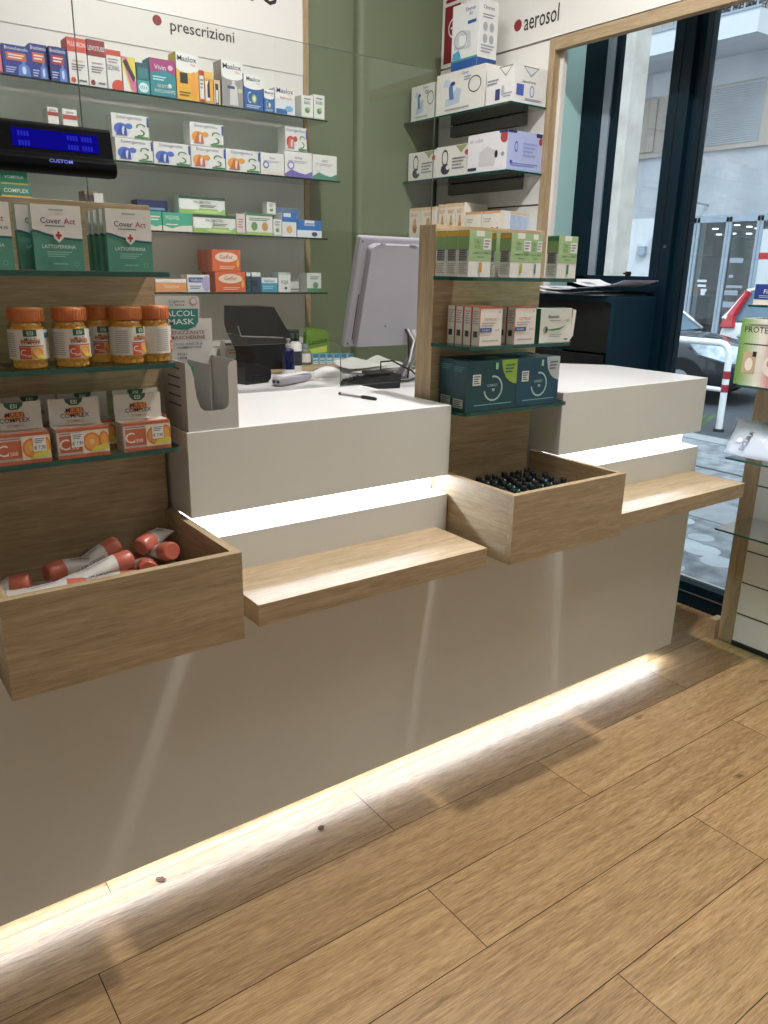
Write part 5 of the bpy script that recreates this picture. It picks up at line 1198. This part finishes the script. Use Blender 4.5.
# building across the street
t = thing('facing_building', (16.5, 8, 0), 'pale building across the street with balcony, roller shutter and shop front', 'building')
B = 16.0
mb = MB(); mb.box(B, B+3, -14, 26, 2.70, 4.0, 'ext_plaster'); mb.box(B, B+3, -14, 26, 5.2, 6.1, 'ext_plaster'); mb.box(B+.02, B+3, -14, 26, 4.0, 5.2, 'ext_beige'); mb.box(B+.02, B+3, -14, 26, 6.1, 12, 'ext_beige')
mb.box(B+.9, B+3, -14, 26, -.1, 2.7, 'ext_glass'); P(mb, 'wall', t)
P(MB().box(B-.06, B, -14, 26, 3.96, 4.05, 'ext_beige'), 'sill_course', t)
P(MB().box(B-1.2, B+.1, 7.45, 26, 5.70, 6.09, 'ext_white'), 'balcony', t)
mb = MB(); mb.box(B-1.22, B-1.18, 7.43, 26, 6.09, 6.13, 'ext_alu')
for i in range(60): mb.box(B-1.21, B-1.19, 7.5+i*.25, 7.53+i*.25, 6.13, 7.0, 'ext_alu')
P(mb, 'balcony_railing', t)
for a, b in ((7.85, 9.35), (12.6, 14.1), (4.2, 5.7), (.6, 2.1)):
    mb = MB(); mb.box(B-.01, B+.02, a, b, 4.06, 5.17, 'ext_alu')
    for i in range(26): mb.box(B-.03, B-.01, a, b, 4.07+i*.042, 4.098+i*.042, 'shutter_slat')
    P(mb, 'roller_shutter', t)
for a, b in ((9.6, 10.1), (10.3, 10.8), (11.0, 11.6)):
    P(MB().box(B-.01, B+.02, a, b, 4.1, 5.15, 'ext_beige'), 'window_panel', t)
P(MB().box(B-.01, B+.9, 9.30, 20, -.02, 2.7, 'ext_white'), 'ground_floor_pier', t)
mb = MB()
for y in (8.95, 8.87, 8.13, 8.20, 7.45, 7.52, 5.6, 3.9): mb.box(B-.03, B+.06, y, y+.06, -.02, 2.66, 'ext_alu')
mb.box(B-.03, B+.06, -2, 9.3, 2.56, 2.70, 'ext_alu'); mb.box(B-.03, B+.06, -2, 9.3, -.02, .12, 'ext_alu'); P(mb, 'shopfront_frame', t)
P(MB().box(B+.01, B+.02, 3, 9.0, .12, 2.56, 'window_glass'), 'shopfront_glass', t)
mb = MB(); rr = random.Random(5)
for i in range(16): mb.box(B+.5, B+.7, 6.6+rr.random()*2.3, 0, 0, 0, 'led_panel') if 0 else None
for i in range(14):
    y = 6.4+rr.random()*2.4; z = 2.3+rr.random()*.22; mb.box(B+.3, B+.36, y, y+.10, z, z+.02, 'led_panel')
P(mb, 'ceiling_spots', t)
mb = MB()
for y, z, w_, h_ in ((8.55, 1.35, .22, .05), (8.55, 1.25, .2, .05), (8.52, 1.16, .14, .05), (8.55, 1.08, .1, .08)): mb.box(B-.002, B+.009, y, y+w_, z, z+h_, 'ext_white')
for y, z, w_, h_ in ((7.78, 1.75, .3, .1), (7.95, 1.45, .1, .06), (7.72, 1.25, .36, .05), (7.80, 1.1, .3, .1), (7.7, .85, .4, .12)): mb.box(B-.002, B+.009, y, y+w_, z, z+h_, 'ext_alu')
mb.box(B-.005, B+.009, 7.0, 7.5, 1.82, 1.95, 'lamp_red'); mb.box(B-.003, B+.009, 6.9, 7.45, .3, 2.4, 'ext_white')
P(mb, 'shop_stickers', t)
mb = MB(); mb.box(B-.25, B, 9.75, 9.95, 2.25, 2.5, 'ext_white'); mb.box(B-.12, B, 10.15, 10.35, 1.9, 2.1, 'ext_alu'); mb.tube([(B-.5, 8.8, 2.95), (B, 8.75, 2.92)], .03, 'ext_alu', 6); P(mb, 'wall_boxes', t)
# small wind-shaken tree crown above the balcony rail
mb = MB(); rr = random.Random(9)
for i in range(900):
    x, y, z = B-.9+rr.uniform(-.2, .2), rr.uniform(7.5, 8.9), 6.15+rr.random()**1.5*1.3
    a = rr.uniform(0, 6.28); l = rr.uniform(.04, .1); mb.add([(x, y, z), (x+l*math.cos(a), y+l*math.sin(a), z+.02), (x+l*.3, y+.03, z+l)], [(0,1,2)], 'car_dark')
for i in range(14):
    y = 7.55+i*.09; mb.tube([(B-.9, y, 6.1), (B-.9+rr.uniform(-.2, .2), y+rr.uniform(-.2, .2), 7.1)], .01, 'tyre', 4)
tag(mb.build('balcony_shrub'), 'bare dark shrub on the balcony across the street', 'plant')

# scraps on the floor by the counter foot
for (x, y, lab) in ((.938, -.064, 'small brown leaf scrap on the floor near the middle of the glowing strip'), (.515, .0, 'small brown leaf scrap at the left of the glowing strip')):
    mb = MB(); rr = random.Random(int(x*100)); pts = []
    for i in range(9):
        a = 2*PI*i/9; r_ = rr.uniform(.005, .014); pts.append((r_*math.cos(a), r_*math.sin(a), .001+rr.uniform(0, .004)))
    mb.add([(0, 0, .004)] + pts, [(0, i+1, (i+1) % 9+1) for i in range(9)], 'leaf_dry')
    tag(mb.build('leaf_scrap', loc=(x, y, 0)), lab, 'leaf')
# ------------------------------------------------------------------ light
w = bpy.data.worlds.new('sky'); bpy.context.scene.world = w; w.use_nodes = True
nt = w.node_tree; bg = nt.nodes['Background']
tcn = nt.nodes.new('ShaderNodeTexCoord'); sp = nt.nodes.new('ShaderNodeSeparateXYZ'); rp = nt.nodes.new('ShaderNodeValToRGB')
rp.color_ramp.elements[0].position = .0; rp.color_ramp.elements[0].color = (.55, .62, .72, 1); rp.color_ramp.elements[1].position = .6; rp.color_ramp.elements[1].color = (.80, .90, 1.0, 1)
nt.links.new(tcn.outputs['Generated'], sp.inputs[0]); nt.links.new(sp.outputs['Z'], rp.inputs[0]); nt.links.new(rp.outputs[0], bg.inputs['Color'])
bg.inputs['Strength'].default_value = 2.6

def area(name, loc, size, power, color=(1, .97, .92), rot=(0, 0, 0), sy=None, spread=PI):
    l = bpy.data.lights.new(name, 'AREA'); l.energy = power; l.size = size; l.color = color
    if sy: l.shape = 'RECTANGLE'; l.size_y = sy
    l.spread = spread
    o = bpy.data.objects.new(name, l); col.objects.link(o); o.location = loc; o.rotation_euler = rot; return o
area('ceiling_spot_light', (1.69, -.29, 3.25), .09, 62, (1, .99, .975))
area('ceiling_lamp_front', (1.9, -1.5, 3.25), 1.0, 15, (1, .99, .98), spread=math.radians(110))
area('ceiling_lamp_desk', (1.4, .8, 3.25), .9, 11, (1, .995, .985), sy=.5)
area('ceiling_lamp_shelves', (1.2, 1.2, 3.25), 1.6, 8, (1, 1, .99), sy=.3)
area('ceiling_lamp_left', (-.6, .9, 3.25), .6, 3, (1, .96, .9))
area('ceiling_lamp_room', (-.3, -1.8, 3.25), 1.2, 5, (1, .99, .98))
area('bay_fill_light', (3.02, .75, 3.2), .2, 13, (.9, .96, 1))  # unseen fill added to brighten the teal wall and door threshold
for x in (-.62, ) : pass
# strip lights tucked into the counter
def strip(loc, L, sy, p, rot): return area('led_tape_light', loc, L, p, (.66, .80, 1), rot, sy)
strip((.70, .022, .050), 3.75, .015, 5.5, (0, 0, 0))
strip((1.0235, .066, .905), .74, .01, 2.2, (math.radians(-50), 0, 0))
strip((2.231, .066, .905), .74, .01, 2.2, (math.radians(-50), 0, 0))
# daylight
s = bpy.data.lights.new('daylight', 'SUN'); s.energy = 2.6; s.angle = .3; s.color = (.86, .93, 1)
so = bpy.data.objects.new('daylight', s); col.objects.link(so); so.rotation_euler = Vector((.45, .45, -.77)).to_track_quat('-Z', 'Y').to_euler()

# ------------------------------------------------------------------ camera
cam = bpy.data.cameras.new('camera'); co = bpy.data.objects.new('camera', cam); col.objects.link(co)
f_, yaw, pitch, roll = 784.831, math.radians(36.4257), math.radians(-17.1046), math.radians(1.1618)
F = Vector((math.sin(yaw)*math.cos(pitch), math.cos(yaw)*math.cos(pitch), math.sin(pitch)))
r0 = Vector((math.cos(yaw), -math.sin(yaw), 0)); u0 = r0.cross(F)
Rr = r0*math.cos(roll)+u0*math.sin(roll); U = -r0*math.sin(roll)+u0*math.cos(roll)
co.matrix_world = Matrix(((Rr.x, U.x, -F.x, 0), (Rr.y, U.y, -F.y, -1.6001), (Rr.z, U.z, -F.z, 1.4579), (0, 0, 0, 1)))
cam.sensor_fit = 'VERTICAL'; cam.sensor_height = 24; cam.lens = 24*f_/1024
cam.clip_start = .05; cam.clip_end = 200
sc = bpy.context.scene; sc.camera = co
sc.view_settings.view_transform = 'Standard'; sc.view_settings.look = 'None'; sc.view_settings.exposure = 0
sc.cycles.max_bounces = 7; sc.cycles.transparent_max_bounces = 24; sc.cycles.sample_clamp_indirect = 4
